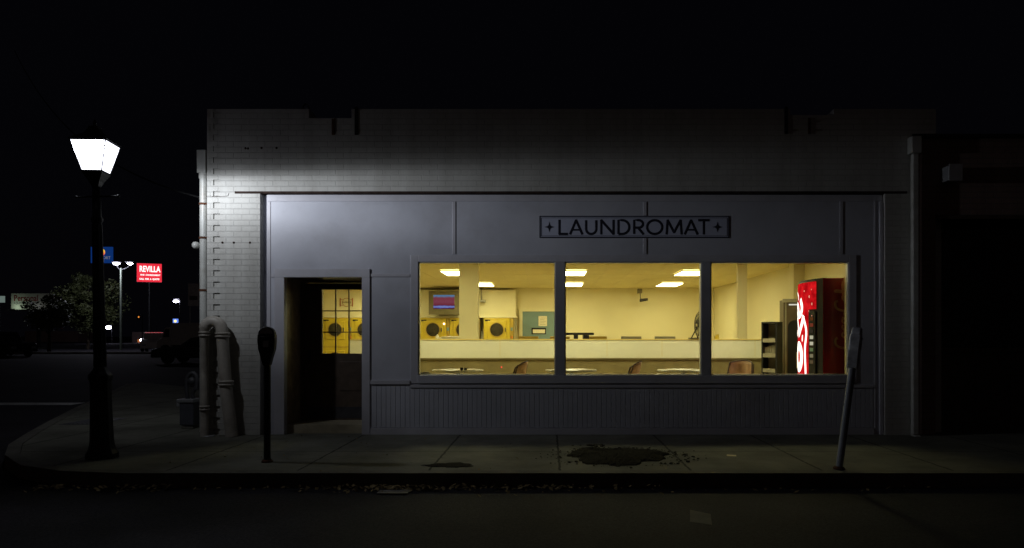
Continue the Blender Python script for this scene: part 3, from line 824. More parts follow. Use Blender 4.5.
ad = nt.nodes.new("ShaderNodeMath"); ad.operation = 'MULTIPLY_ADD'; nt.links.new(nz, ad.inputs[0]); ad.inputs[1].default_value = .16; nt.links.new(s_.outputs[2], ad.inputs[2])
nt.links.new(ad.outputs[0], r_.inputs[0]); cr = r_.color_ramp; cr.elements[0].position = 0; cr.elements[0].color = (.10, .02, .03, 1); cr.elements[1].position = 1; cr.elements[1].color = (.12, .26, .5, 1)
for p_, c_ in ((.13, (.12, .02, .03)), (.17, (.10, .14, .50)), (.25, (.28, .32, .75)), (.31, (.10, .10, .35)), (.35, (.20, .03, .05)), (.6, (.26, .06, .10)), (.86, (.26, .05, .07)), (.93, (.20, .12, .2))):
    el = cr.elements.new(p_); el.color = (*c_, 1)
nt.links.new(r_.outputs[0], e.inputs[0]); e.inputs[1].default_value = .8; nt.links.new(e.outputs[0], out.inputs[0])
m_ = MB(); m_.box(sx0, sx1, Y(D) + .012, Y(D) + .03, sz0, sz1); m_.build("screen", m, tv)
m_ = MB(); m_.box(X(443, D) , X(446, D), Y(D) + .5, BW - .31, (z0 + z1) / 2 - .05, (z0 + z1) / 2 + .05); m_.build("wall_arm", M['dark_metal'], tv)

# washers behind the half wall: only their tops show above it
ws = [(451, M['white_enamel'], "pale washer whose lid shows above the half wall left of the square column"), (528.5, M['yellow_dark'], "mustard washer whose top shows before the teal door"),
      (560, M['yellow_dark'], "mustard washer whose top shows at the mullion left of the black basket"), (597, M['yellow_dark'], "mustard washer whose top shows just right of the black basket"),
      (631.5, M['grey_plastic'], "olive grey washer whose top shows under the security camera"), (665.5, M['grey_plastic'], "olive grey washer whose top shows nearest the fan")]
for px, mt, lab in ws:
    D = 15.7; xc = X(px, D)
    t = thing("washer", lab, "washer", (xc, Y(D), FZ), "washers behind the half wall")
    m_ = MB(); m_.box(-.33, .33, -.1, .6, 0, .98); m_.build("cabinet", mt, t, bevel=.02, local=True)
    m_ = MB(); m_.box(-.215, .215, .0, .16, .981, Z(336.3, D) - FZ); m_.build("control_console", mt, t, bevel=.012, local=True)
    m_ = MB(); m_.box(-.25, .25, .2, .56, .982, 1.0); m_.build("lid", M['white_enamel'], t, bevel=.005, local=True)
# black basket
bs = thing("laundry_cart", "long black basket standing behind the half wall in the middle window", "basket", (X(580, 15), Y(15), 0))
D = 15.0; x0, x1 = X(566, D), X(594, D); zt = Z(332.6, D)
m_ = MB(); m_.box(x0, x1, Y(D), Y(D) + .05, zt - .05, zt); m_.box(x0, x1, Y(D) + .4, Y(D) + .45, zt - .05, zt); m_.box(x0, x0 + .05, Y(D) + .05, Y(D) + .4, zt - .05, zt); m_.box(x1 - .05, x1, Y(D) + .05, Y(D) + .4, zt - .05, zt)
m_.build("rim", M['black_plastic'], bs, bevel=.01)
m_ = MB(); m_.box(x0 + .17, x0 + .25, Y(D) + .01, Y(D) + .42, .5, zt - .051); m_.box(x0 + .36, x1 - .1, Y(D) + .01, Y(D) + .42, .5, zt - .051); m_.box(x0 + .1, x1 - .1, Y(D) + .01, Y(D) + .42, .45, .499)
m_.build("side", M['black_plastic'], bs)
for a in (x0 + .12, x1 - .12):
    for yy in (Y(D) + .05, Y(D) + .38):
        m_ = MB(); m_.tube([(a, yy, .449), (a, yy, FZ + .08)], .012, 8); m_.lathe([(.04, -.012), (.045, 0), (.04, .012)], (a, yy, FZ + .045), 12, axis='y'); m_.build("leg", M['dark_metal'], bs)
# fan
fn = thing("desk_fan", "round wire cage fan seen edge on, standing on the half wall by the right mullion", "fan", (X(699, 14.05), Y(14.05), Z(340, 14)))
D = 14.06; zf = Z(340, 14) + .022
cx, cz = X(700.3, D), Z(325, D); R_ = .265
m_ = MB()
tilt = math.radians(12)
def fanp(a, r, off):   # disc seen nearly edge on: axis along x, turned a little
    x = off; y = r * math.cos(a); z = r * math.sin(a)
    return (cx + x * math.cos(tilt) - y * math.sin(tilt), Y(D) + x * math.sin(tilt) + y * math.cos(tilt), cz + z)
for off, r in ((-.035, .2), (0, .265), (.04, .22), (-.06, .1)):
    m_.tube([fanp(2 * PI * i / 28, r, off) for i in range(28)], .004, 6, closed=True)
for i in range(36):
    a = 2 * PI * i / 36; m_.tube([fanp(a, .03, -.075), fanp(a, .15, -.06), fanp(a, .24, -.025), fanp(a, .265, 0), fanp(a, .23, .04), fanp(a, .04, .06)], .0025, 4)
m_.build("cage", M['dark_metal'], fn)
m_ = MB()
for k in range(4):
    a = k * PI / 2; v = [fanp(a, .04, -.01), fanp(a + .25, .2, -.03), fanp(a + .75, .21, .02), fanp(a + .9, .05, .02)]; m_.add(v, [(0, 1, 2, 3)])
m_.build("blades", M['grey_plastic'], fn)
m_ = MB(); m_.tube([fanp(0, 0, -.02), fanp(0, 0, .16)], .06, 14); m_.build("motor", M['dark_metal'], fn)
m_ = MB(); m_.tube([(X(690.3, D), Y(D) - .1, zf + .012), (X(696.5, D), Y(D) - .02, Z(328, D)), (cx, Y(D), cz)], .011, 8); m_.tube([(cx + .03, Y(D), cz - .02), (X(697.5, D), Y(D) - .05, Z(336, D)), (X(696, D), Y(D) - .1, zf + .012)], .010, 8)
m_.tube([(X(689, D), Y(D) - .1, zf + .012), (X(702, D), Y(D) - .1, zf + .012), (X(702, D), Y(D) + .06, zf + .012), (X(689, D), Y(D) + .06, zf + .012), (X(689, D), Y(D) - .1, zf + .012)], .011, 8)
m_.build("stand", M['black_metal'], fn)
# little yellow bottle carrier & items on the half wall
zt = Z(340, 14) + .0205
it = MB(); it.box(X(715.5, 14), X(718, 14), Y(14.03), Y(14.1), zt, zt + .06); it.box(X(718.2, 14), X(719.3, 14), Y(14.03), Y(14.1), zt, zt + .085); it.box(X(716.5, 14), X(719.3, 14), Y(14.03), Y(14.1), zt + .061, zt + .085)
tag(it.build("soap_box", M['yellow'], bevel=.004), "tiny yellow soap box on the half wall right of the fan", "soap box")
it = MB(); it.lathe([(.035, 0), (.04, .02), (.03, .05), (.012, .075), (.01, .09)], (X(437, 14), Y(14.05), zt), 10); it.box(X(438, 14), X(440.5, 14), Y(14.03), Y(14.09), zt, zt + .035)
tag(it.build("soap_bottle", M['white_enamel']), "small pale bottle on the half wall in front of the leftmost window dryer", "bottle")
# security camera
cmr = thing("security_camera", "small security camera hanging from a dark block high on the back wall", "camera", (X(641, 22.5), Y(22.5), Z(289, 22.5)))
D = 22.4
m_ = MB(); m_.box(X(637.8, D), X(642.3, D), Y(D), Y(D) + .2, Z(293.2, D), Z(288.6, D)); m_.build("mount_block", M['tv_case'], cmr, bevel=.01)
m_ = MB(); m_.tube([(X(640.5, D), Y(D) + .08, Z(293, D)), (X(640.8, D), Y(D) + .08, Z(299.5, D))], .012, 8); m_.build("stem", M['dark_metal'], cmr)
m_ = MB(); m_.tube([(X(640.5, D), Y(D) + .05, Z(300.3, D)), (X(647, D), Y(D) - .1, Z(299.5, D))], [.05, .042], 12); m_.lathe([(.0, -.05), (.045, -.03), (.05, 0), (.03, .04), (0, .05)], (X(641.2, D), Y(D), Z(300, D)), 12); m_.build("camera_body", M['dark_metal'], cmr)

# ================================================================== TABLES AND CHAIRS NEAR THE WINDOW
tz = .86
labs = ["pale round table inside the left window, with small things on it", "pale round table inside the middle window's left end", "pale round table inside the middle window's right end"]
for px, lab in zip((458, 571, 683), labs):
    D = 10.72; t = thing("round_table", lab, "table", (X(px, D), Y(D), FZ), "pale round tables behind the shop window")
    m_ = MB(); m_.lathe([(.0, -.028), (.365, -.028), (.38, -.015), (.375, 0), (.0, .0)], (0, 0, tz - FZ), 40); m_.build("table_top", M['table'], t, local=True)
    m_ = MB(); m_.lathe([(.03, .02), (.03, tz - FZ - .03)], (0, 0, 0), 14); m_.build("pedestal", M['dark_metal'], t, local=True)
    m_ = MB(); m_.lathe([(.25, 0), (.25, .012), (.05, .04), (.03, .06)], (0, 0, 0), 28); m_.build("base", M['dark_metal'], t, local=True)
def chair(px, D, rz, label, rnd_=.10, hw=.15):
    t = thing("cafe_chair", label, "chair", (X(px, D), Y(D), FZ), "brown moulded chairs behind the shop window", rz)
    # back: bent ply, curved in plan
    def shell(u, h, th):        # u -1..1 across, h 0..1 up
        x = hw * u * (1 - .10 * h * h); y = .20 + .07 * h - .15 * u * u + th
        return (x, y, .50 + .33 * h - rnd_ * abs(u) ** 2.6 * h)
    m_ = MB(); nu, nh = 12, 6; vs = []
    for th in (0, .016):
        for j in range(nh + 1):
            for i in range(nu + 1): vs.append(shell(-1 + 2 * i / nu, j / nh, th))
    fs = []; n1 = (nu + 1) * (nh + 1)
    for j in range(nh):
        for i in range(nu):
            a = j * (nu + 1) + i; fs.append((a, a + 1, a + nu + 2, a + nu + 1)); fs.append((n1 + a, n1 + a + nu + 1, n1 + a + nu + 2, n1 + a + 1))
    for i in range(nu):
        a = nh * (nu + 1) + i; fs.append((a, a + 1, n1 + a + 1, n1 + a)); fs.append((i + 1, i, n1 + i, n1 + i + 1))
    for j in range(nh):
        a = j * (nu + 1); fs.append((a, a + nu + 1, n1 + a + nu + 1, n1 + a)); b_ = a + nu; fs.append((b_ + nu + 1, b_, n1 + b_, n1 + b_ + nu + 1))
    m_.add(vs, fs, True); bk_ = m_.build("backrest", M['chair'], t, local=True)
    ed = [shell(-1, j / nh, .008) for j in range(nh + 1)] + [shell(-1 + 2 * i / nu, 1, .008) for i in range(1, nu)] + [shell(1, 1 - j / nh, .008) for j in range(nh + 1)]
    m_ = MB(); m_.tube(ed, .011, 6); m_.build("edging", M['chair_edge'], bk_, local=True)
    m_ = MB(); m_.prism([(-.2, -.2), (.2, -.2), (.21, .1), (.16, .2), (-.16, .2), (-.21, .1)], .42, .445); m_.build("seat", M['chair'], t, bevel=.01, local=True)
    for sx in (-1, 1):
        m_ = MB(); m_.tube([(sx * .17, .17, .41), (sx * .205, .15, .6), (sx * .19, .2, .78)], .010, 8); m_.build("back_post", M['chair_edge'], t, local=True)
        for sy in (-1, 1):
            m_ = MB(); m_.tube([(sx * .16, sy * .16, .419), (sx * .2, sy * .21, .0)], .011, 8); m_.build("leg", M['dark_metal'], t, local=True)
    return t
chair(511.5, 11.75, math.radians(-112), "brown bent wood chair beside the table in the left window")
chair(624.5, 11.75, math.radians(-112), "brown bent wood chair in the middle window")
chair(737.5, 11.75, math.radians(-38), "pinkish brown chair with its flat back turned to the street, in the right window", .03, .21)
# things on the first table
zt = tz + .001
def on_table(px, D=10.62): return X(px, D), Y(D)
m_ = MB()
for i in range(9):
    a, b_ = X(419 + i * 1.5, 10.5), Y(10.45) + random.uniform(0, .1)
    m_.box(a - .03, a + .03, b_ - .03, b_ + .03, 0, .010 + .02 * random.random())
m_.v = [(x, y, z + WZ0 + .005) for x, y, z in m_.v]
m_.v = [(x, y - .2, z) for x, y, z in m_.v]
tag(m_.build("key_pile", M['black_plastic']), "heap of small dark odds and ends on the window sill at the left window's corner", "odds and ends", kind='stuff')
ash = thing("ashtray", "small dark cup and box on the table in the left window", "ashtray", (*on_table(463.5), zt))
m_ = MB(); m_.lathe([(.022, 0), (.026, .035), (.022, .035), (.02, .004)], (X(461.8, 10.62), Y(10.62), zt), 14); m_.build("cup", M['black_plastic'], ash)
m_ = MB(); m_.box(X(464, 10.62), X(467, 10.62), Y(10.6), Y(10.64), zt, zt + .03); m_.build("box", M['dark_metal'], ash, bevel=.004)

il = MB(); il.lathe([(0, 0), (.014, .004), (.010, .012), (0, .014)], (X(501.5, 14), Y(14.01), Z(367.2, 14)), 10, axis='y')  # glowing dot stands in for a tail light reflected in the glass
tag(il.build("red_reflection_dot", emis("red_reflection_glow", (1, .04, .04), 1.6)), "tiny red glowing dot low on the brown panelling, standing for a tail light reflection in the left window", "indicator light")
# ================================================================== SODA MACHINE
cm_ = thing("drinks_machine", "tall red vending machine with a glowing Coke front beside the right window", "vending machine", (X(850, 10.8), Y(10.8), FZ))
MX0 = X(824, 10.32); MY0, MY1 = Y(10.36), Y(11.35)
MZ1 = Z(277.8, 10.36)
MX1 = MX0 + .85
m_ = MB(); m_.box(MX0, MX1, MY0, MY1, FZ + .08, MZ1); m_.build("cabinet", M['red_side'], cm_, bevel=.015)
m_ = MB(); m_.box(MX0 + .04, MX1 - .02, MY0 + .02, MY1 - .02, FZ, FZ + .08); m_.build("plinth", M['black_plastic'], cm_)
yc, hy = (MY0 + MY1) / 2, (MY1 - MY0) / 2 - .005
def fx(yv): return MX0 - .02 - .09 * (1 - ((yv - yc) / hy) ** 2)
ysplit = MY0 + .34
def curved(mb, ya, yb, za, zb, off=0, th=.02, n=14):
    vs = []
    for i in range(n + 1):
        yv = ya + (yb - ya) * i / n
        for (o, zz) in ((off, za), (off, zb), (off - th, zb), (off - th, za)): vs.append((fx(yv) - o, yv, zz))
    fs = []
    for i in range(n):
        for k in range(4): fs.append((4 * i + k, 4 * i + (k + 1) % 4, 4 * i + 4 + (k + 1) % 4, 4 * i + 4 + k))
    fs.append((3, 2, 1, 0)); fs.append((4 * n, 4 * n + 1, 4 * n + 2, 4 * n + 3)); mb.add(vs, fs)
m_ = MB(); curved(m_, MY0 + .005, MY1 - .005, FZ + .1, MZ1, -.021, .05); m_.build("door", M['black_plastic'], cm_)
RED = emis("backlit_red_panel", (1.0, .012, .016), 0.62)
m, nt, out = new_mat("backlit_red_panel"); e = nt.nodes.new("ShaderNodeEmission"); n_ = noise(nt, pos(nt), 7, 3)
nt.links.new(mixc(nt, (.42, .003, .006), (.85, .012, .016), ramp(nt, n_, .35, .6)), e.inputs[0]); e.inputs[1].default_value = 1.0
nt.links.new(e.outputs[0], out.inputs[0]); RED = m
m_ = MB(); curved(m_, ysplit, MY1 - .03, FZ + .35, MZ1 - .04, 0, .02); curved(m_, MY0 + .14, ysplit - .0005, Z(309, 10.5), MZ1 - .04, 0, .02, 6)
fp = m_.build("lit_panel", RED, cm_)
WHT = emis("backlit_white_lettering", (1, .93, .86), 2.2)
m_ = MB()
def pf(u, v, d):   # u along the text (upwards), v letter height (towards the far side)
    yv = ysplit + .015 + .55 * v; return (fx(yv) - .004 + d * .12, yv, 0 + u)
def FL(pts, w): stroke(m_, pts, w, pf, .1)
def sc_(pts, u0, k): return [(u0 + k * a, b_) for a, b_ in pts]
def ipf(pts, w):
    # letter space in metres: u metres up, v 0..1 across the text strip (.55 m)
    tmp = MB(); tmp.tube([(u, 0, v * .60) for u, v in pts], w * .56, 10)
    tmp.v = [(fx(ysplit + .015 + z) - .003 + y * .06, ysplit + .015 + z, x) for x, y, z in tmp.v]
    o = len(m_.v); m_.v += tmp.v; m_.f += [tuple(i + o for i in f_) for f_ in tmp.f]; m_.sm += tmp.sm
zo = 1.04
ipf([(.46 + .22 * math.cos(math.radians(a)), .62 + .30 * math.sin(math.radians(a))) for a in range(50, 320, 12)], .12)      # C
ipf([(zo + .17 * math.cos(math.radians(a)), .60 + .26 * math.sin(math.radians(a))) for a in range(0, 361, 12)], .125)        # o
ipf([(1.32, .25), (1.40, .98)], .095); ipf([(1.36, .55), (1.62, .88)], .09); ipf([(1.38, .58), (1.58, .25), (1.66, .2)], .09)  # k
ipf(smooth_path([(1.64, .58), (1.78, .66), (1.83, .86), (1.74, .94), (1.66, .72), (1.68, .42), (1.78, .3), (1.90, .42)], 5), .085)  # e
ipf(smooth_path([(.45, .10), (.8, .06), (1.15, .10), (1.42, .02), (1.62, .18)], 6), .05)                                      # ribbon
ipf(smooth_path([(1.9, .62), (1.97, .7), (2.02, .88)], 4), .03)
m_.build("lettering", WHT, fp)
m_ = MB()
for u, yv, r in ((1.93, ysplit - .06, .022), (1.82, ysplit - .13, .020), (2.02, ysplit + .1, .014), (1.72, ysplit - .05, .010), (1.65, ysplit - .13, .009), (2.03, ysplit - .12, .010)):
    m_.lathe([(0, 0), (r, 0), (r * .7, .006), (0, .008)], (fx(yv) - .001, yv, u), 12, axis='x')
m_.v = [(x, y, z) for x, y, z in m_.v]
m_.build("splash_dot", emis("backlit_pink_dot", (1, .35, .25), 1.0), fp)
m_ = MB(); curved(m_, MY0 + .13, ysplit - .04, FZ + .5, Z(311, 10.5), 0.002, .012, 6); sp_ = m_.build("selection_panel", M['black_plastic'], cm_)
for i in range(8):
    zz = Z(317 + i * 6.2, 10.5); m_ = MB(); curved(m_, MY0 + .17, ysplit - .1, zz - .05, zz, .016, .01, 3)
    cc = [(.3, .10, .03), (.5, .1, .05), (.10, .08, .05), (.75, .70, .5), (.8, .74, .55), (.35, .45, .2), (.6, .5, .3), (.3, .2, .1)][i]
    m_.build("selection_button", emis("selection_glow", cc, .35 if i not in (3, 4) else .7), sp_)
# script lettering running up the side of the cabinet
m_ = MB()
def ps(u, v, d): return (X(849.5, 10.36) - v, MY0 - .002 + d, u)
def SL(pts, w=.030):
    stroke(m_, [(z0s + u * .115, v * .115) for u, v in pts], [w] * len(pts), ps, .08, 8)
z0s = Z(349, 10.36)
def script(letters):
    global z0s
    for ch in letters:
        if ch == 'C':
            SL(smooth_path([(1.35, 1.45), (1.1, 1.75), (.45, 1.6), (.12, .8), (.35, .05), (.9, -.05), (1.45, .35)], 6), .034); z0s += .115 * 1.25
        elif ch == 'o':
            SL([(.5 + .36 * math.cos(math.radians(a)) , .45 + .45 * math.sin(math.radians(a))) for a in range(0, 361, 20)]); z0s += .115 * .95
        elif ch == 'c':
            SL([(.5 + .36 * math.cos(math.radians(a)), .45 + .45 * math.sin(math.radians(a))) for a in range(45, 330, 20)]); z0s += .115 * .85
        elif ch == 'a':
            SL([(.45 + .34 * math.cos(math.radians(a)), .45 + .45 * math.sin(math.radians(a))) for a in range(0, 361, 20)]); SL(smooth_path([(.82, .95), (.80, .3), (.95, 0), (1.15, .15)], 4)); z0s += .115 * 1.1
        elif ch == 'l':
            SL(smooth_path([(0, .1), (.35, .9), (.45, 1.7), (.25, 1.75), (.2, .8), (.3, .05), (.6, .1)], 5), .024); z0s += .115 * .6
        elif ch == '-':
            SL([(0, .6), (.35, .65)], .03); z0s += .115 * .45
script("Coca-Cola")
m_.build("side_lettering", M['side_letter'], cm_)
m_ = MB()
def wv(u0, w_): return [(X(u, 10.36), MY0 - .003, Z(v, 10.36)) for u, v in u0]
stw = smooth_path(wv([(846, 276), (843, 286), (845, 300), (852, 312), (862, 330), (868, 350)], 1), 8)
m_.tube(stw, .022, 8); m_.v = [(x, MY0 - .002 + (y - MY0) * .08, z) for x, y, z in m_.v]
m_.build("side_ribbon", M['side_letter'], cm_)

# black gondola rack and the second machine further back
rk = thing("magazine_rack", "low black three shelf rack before the half wall, left of the two machines", "rack", (X(772, 13.2), Y(13.2), FZ))
ang = math.radians(-40)
W2, Dp, HH = .145, .26, Z(323.5, 13.1) - FZ
rk.rotation_euler = (0, 0, ang); rk.location = (X(772, 13.2), Y(13.2), FZ)
m_ = MB(); m_.box(-W2, -W2 + .03, -Dp / 2, Dp / 2, 0, HH); m_.box(W2 - .03, W2, -Dp / 2, Dp / 2, 0, HH);  m_.box(-W2, W2, -Dp / 2, Dp / 2, HH + .001, HH + .03)
m_.build("carcass", M['black_plastic'], rk, local=True)
m_ = MB(); m_.box(-W2 + .03, W2 - .03, Dp / 2 - .02, Dp / 2, .1, HH); m_.build("back_panel", M['grey_plastic'], rk, local=True)
for zz in (.50, .77, 1.04):
    m_ = MB(); m_.box(-W2 + .03, W2 - .03, -Dp / 2 + .005, Dp / 2 - .02, zz - .02 + .12, zz + .12); sh = m_.build("shelf", M['black_plastic'], rk, local=True)
    m_ = MB(); m_.box(-W2 + .03, W2 - .03, -Dp / 2 - .006, -Dp / 2 + .004, zz + .08, zz + .15); m_.build("price_strip", M['grey_plastic'] if zz > .6 else M['grey_plastic'], sh, local=True)
rk_mag = MB()
for i in range(5): rk_mag.box(-.11 + i * .045, -.075 + i * .045, -.06, .05, .77 + .122, .77 + .26 + .012 * i)
rk_mag.build("magazine", M['grey_plastic'], rk, local=True)
am = thing("snack_machine", "dark grey machine with an arched recess and a lit strip, behind the red machine", "vending machine", (X(796, 14.2), Y(14.3), FZ))
D = 13.7; x0, x1 = X(783.5, D), X(783.5, D) + .72; zt = Z(300, D)
M['am'] = P("bronze_grey_cabinet", (.13, .105, .07), .35, metal=.3, var=.15)
m_ = MB(); m_.box(x0, x1, Y(D), Y(D) + .24, FZ, zt); m_.build("cabinet", M['am'], am, bevel=.01)
m_ = MB(); m_.box(x0 + .03, x0 + .05, Y(D) - .02, Y(D) - .001, FZ + .05, zt - .05); m_.box(x1 - .05, x1 - .03, Y(D) - .02, Y(D) - .001, FZ + .05, zt - .05); m_.box(x0 - .02, x1 + .02, Y(D) - .03, Y(D) - .0015, zt - .045, zt + .02)
m_.build("front_frame", M['column'] if False else M['grey_plastic'], am)
m_ = MB(); ax = x0 + .21; rr_ = .13
m_.prism_y([(ax - rr_, FZ + .2)] + [(ax + rr_, FZ + .2)] + [(ax + rr_ * math.cos(t_), 1.52 + rr_ * math.sin(t_)) for t_ in [PI * i / 10 for i in range(11)]], Y(D) - .008, Y(D) - .001)
m_.build("arched_recess", M['black_plastic'], am)
m_ = MB(); m_.box(x0 + .1, x0 + .36, Y(D) - .022, Y(D) - .003, zt - .10, zt - .075); m_.build("light_strip", emis("tube_glow", (1, .95, .8), .8), am)
m_ = MB(); m_.box(x0 + .24, x0 + .33, Y(D) - .018, Y(D) - .009, .75, 1.05); m_.build("notice", M['paper'], am)

# ================================================================== STREET LAMP
LXc, LYc = -4.965, Y(8.13)
sl_ = thing("street_lamp", "black lamp post with a glowing four sided lantern on the street corner", "street lamp", (LXc, LYc, 0))
m_ = MB(); m_.lathe([(.165, 0), (.165, .05), (.14, .10), (.128, .14), (.12, .2), (.108, .62), (.108, .86), (.122, .88), (.122, .92), (.09, .96), (.07, 1.0), (.062, 1.02)], (LXc, LYc, 0), 8, smooth=False, rot=PI / 8); m_.build("base", M['black_metal'], sl_, bevel=.006)
m_ = MB(); m_.lathe([(.060, 1.01), (.056, 1.4), (.052, 2.0), (.046, 2.62), (.060, 2.64), (.060, 2.67), (.045, 2.69), (.042, 3.02)], (LXc, LYc, 0), 16)
for k in range(8):
    a = 2 * PI * k / 8; m_.tube([(LXc + .060 * math.cos(a), LYc + .060 * math.sin(a), 1.02), (LXc + .046 * math.cos(a), LYc + .046 * math.sin(a), 2.6)], .007, 6)
m_.build("shaft", M['black_metal'], sl_)
m_ = MB(); zb = Z(196.5, 8.13); m_.tube([(LXc - .22, LYc, zb), (LXc + .24, LYc, zb)], .011, 8)
for sx in (-.22, .24): m_.lathe([(0, -.018), (.016, -.01), (.018, 0), (.016, .01), (0, .018)], (LXc + sx, LYc, zb), 10)
m_.build("ladder_bar", M['black_metal'], sl_)
m_ = MB(); m_.lathe([(.046, 3.02), (.06, 3.04), (.075, 3.07), (.135, 3.15), (.145, 3.165), (.145, 3.178)], (LXc, LYc, 0), 4, smooth=False, rot=PI / 4 + math.radians(8)); m_.build("lantern_cup", M['black_metal'], sl_)
zt_, zb_ = 3.505, 3.18; ht, hb = .180, .102
LR = math.radians(8)
lan = MB()
def cor(h, sx, sy, zz): return (LXc + h * (sx * math.cos(LR) - sy * math.sin(LR)), LYc + h * (sx * math.sin(LR) + sy * math.cos(LR)), zz)
for sx, sy in ((-1, -1), (1, -1), (1, 1), (-1, 1)):
    lan.tube([cor(hb, sx, sy, zb_), cor(ht, sx, sy, zt_)], .006, 6)
for h, zz in ((hb, zb_ + .004), (ht, zt_)):
    pts = [cor(h, *q, zz) for q in ((-1, -1), (1, -1), (1, 1), (-1, 1))]
    for i in range(4): lan.tube([pts[i], pts[(i + 1) % 4]], .007, 6)
lan.build("lantern_frame", M['black_metal'], sl_)
m, nt, out = new_mat("lit_lantern_glass")
ee = nt.nodes.new("ShaderNodeEmission"); ee.inputs[0].default_value = (.86, .88, 1, 1); ee.inputs[1].default_value = 2.4
tt = nt.nodes.new("ShaderNodeBsdfTransparent"); tt.inputs[0].default_value = (.95, .95, .97, 1)
aa = nt.nodes.new("ShaderNodeAddShader"); nt.links.new(ee.outputs[0], aa.inputs[0]); nt.links.new(tt.outputs[0], aa.inputs[1]); nt.links.new(aa.outputs[0], out.inputs[0])
GL = m
q = ((-1, -1), (1, -1), (1, 1), (-1, 1))
for i in range(4):
    a, b_ = q[i], q[(i + 1) % 4]; m_ = MB(); e_ = .002
    m_.quad(cor(hb - e_, *a, zb_ + .005), cor(hb - e_, *b_, zb_ + .005), cor(ht - e_, *b_, zt_ - .004), cor(ht - e_, *a, zt_ - .004)); m_.build("lantern_pane", GL, sl_)
m_ = MB(); m_.lathe([(ht * 1.414 + .02, zt_ + .006), (ht * 1.414 + .02, zt_ + .016), (.13, zt_ + .09), (.07, zt_ + .16), (.07, zt_ + .18), (.02, zt_ + .20), (.022, zt_ + .23), (.003, zt_ + .27)], (LXc, LYc, 0), 4, smooth=False, rot=PI / 4 + LR); m_.build("lantern_roof", M['black_metal'], sl_)
BZ = zt_ - .032
m_ = MB(); m_.lathe([(.065, zb_ + .01), (.065, zb_ + .06), (.02, zb_ + .07), (.02, zb_ + .10)], (LXc, LYc, 0), 14); m_.build("ballast", M['black_metal'], sl_)
bulb = lamp("lantern_bulb", 'POINT', (LXc, LYc, BZ), 340, (.90, .94, 1.0), sl_, .05)
bulb.data.use_nodes = True
ln = bulb.data.node_tree; en = ln.nodes["Emission"]
tcn = ln.nodes.new("ShaderNodeTexCoord"); sz_ = ln.nodes.new("ShaderNodeSeparateXYZ"); ln.links.new(tcn.outputs['Normal'], sz_.inputs[0])
# refractor optics: strongest just under the horizontal, weak straight down
rp = ln.nodes.new("ShaderNodeValToRGB"); mr = ln.nodes.new("ShaderNodeMapRange"); mr.inputs[1].default_value = -1; mr.inputs[2].default_value = 1
ln.links.new(sz_.outputs[2], mr.inputs[0]); ln.links.new(mr.outputs[0], rp.inputs[0])
cr = rp.color_ramp; cr.elements[0].position = 0; cr.elements[0].color = (.09,) * 3 + (1,); cr.elements[1].position = 1; cr.elements[1].color = (.05,) * 3 + (1,)
for p_, v_ in ((.115, .10), (.15, .24), (.27, .33), (.35, .58), (.40, .92), (.44, 1.0), (.475, .82), (.500, .76), (.512, .56), (.526, .27), (.545, .11), (.575, .045), (.60, .035), (.66, .055)):
    el = cr.elements.new(p_); el.color = (v_, v_, v_, 1)
ln.links.new(rp.outputs[0], en.inputs['Strength'])

sl_.rotation_euler = (0, -.0215, 0)      # the old post leans a little
# ================================================================== PARKING METERS
def meter(px, D, lean, rz, label, mt_post, mt_head):
    t = thing("parking_meter", label, "parking meter", (X(px, D), Y(D), 0), "old parking meters on the kerb")
    t.rotation_mode = 'ZYX'; t.rotation_euler = (0, lean, rz)
    m_ = MB(); m_.tube([(0, 0, 0), (0, 0, 1.06)], .036, 16); m_.build("post", mt_post, t, local=True)
    m_ = MB(); m_.lathe([(.06, 0), (.06, .012), (.045, .03)], LOC0, 16); m_.build("foot", M['rust'], t, local=True)
    prof = [(-.036, 1.04), (.036, 1.04), (.056, 1.12), (.085, 1.22), (.092, 1.32), (.090, 1.37), (.083, 1.385), (-.083, 1.385), (-.090, 1.37), (-.092, 1.32), (-.085, 1.22), (-.056, 1.12)]
    m_ = MB(); m_.prism_y(prof, -.055, .055); m_.build("housing", mt_head, t, bevel=.014, local=True)
    dome = [(.088 * math.cos(PI * i / 14), 1.372 + .088 * math.sin(PI * i / 14)) for i in range(15)]
    m_ = MB(); m_.prism_y(dome, -.045, .045); dm = m_.build("dome", mt_head, t, bevel=.012, local=True)
    win = [(.066 * math.cos(PI * i / 12), 1.385 + .062 * math.sin(PI * i / 12)) for i in range(13)]
    m_ = MB(); m_.prism_y(win, -.049, .049); m_.build("dial_window", P("clouded_dial_window", (.42, .42, .40), .25), dm, local=True)
    m_ = MB(); m_.box(-.03, .03, -.062, -.056, 1.24, 1.31); m_.build("coin_plate", M['galv'], t, bevel=.003, local=True)
    m_ = MB(); m_.tube([(-.055, -.058, 1.35), (.055, -.058, 1.35)], .006, 6); m_.build("lip", M['dark_metal'], t, local=True)
    return t
meter(267.2, 7.87, 0, .12, "upright dark parking meter in front of the shop door", M['black_metal'], M['black_metal'])
meter(839, 7.45, math.radians(7.4), math.radians(62), "leaning weathered parking meter in front of the drinks machine", P("weathered_post", (.28, .30, .34), .5, metal=.3), P("weathered_meter_head", (.62, .64, .68), .45, metal=.3, var=.4, scale=14, dirt=(.04, .03, .03)))

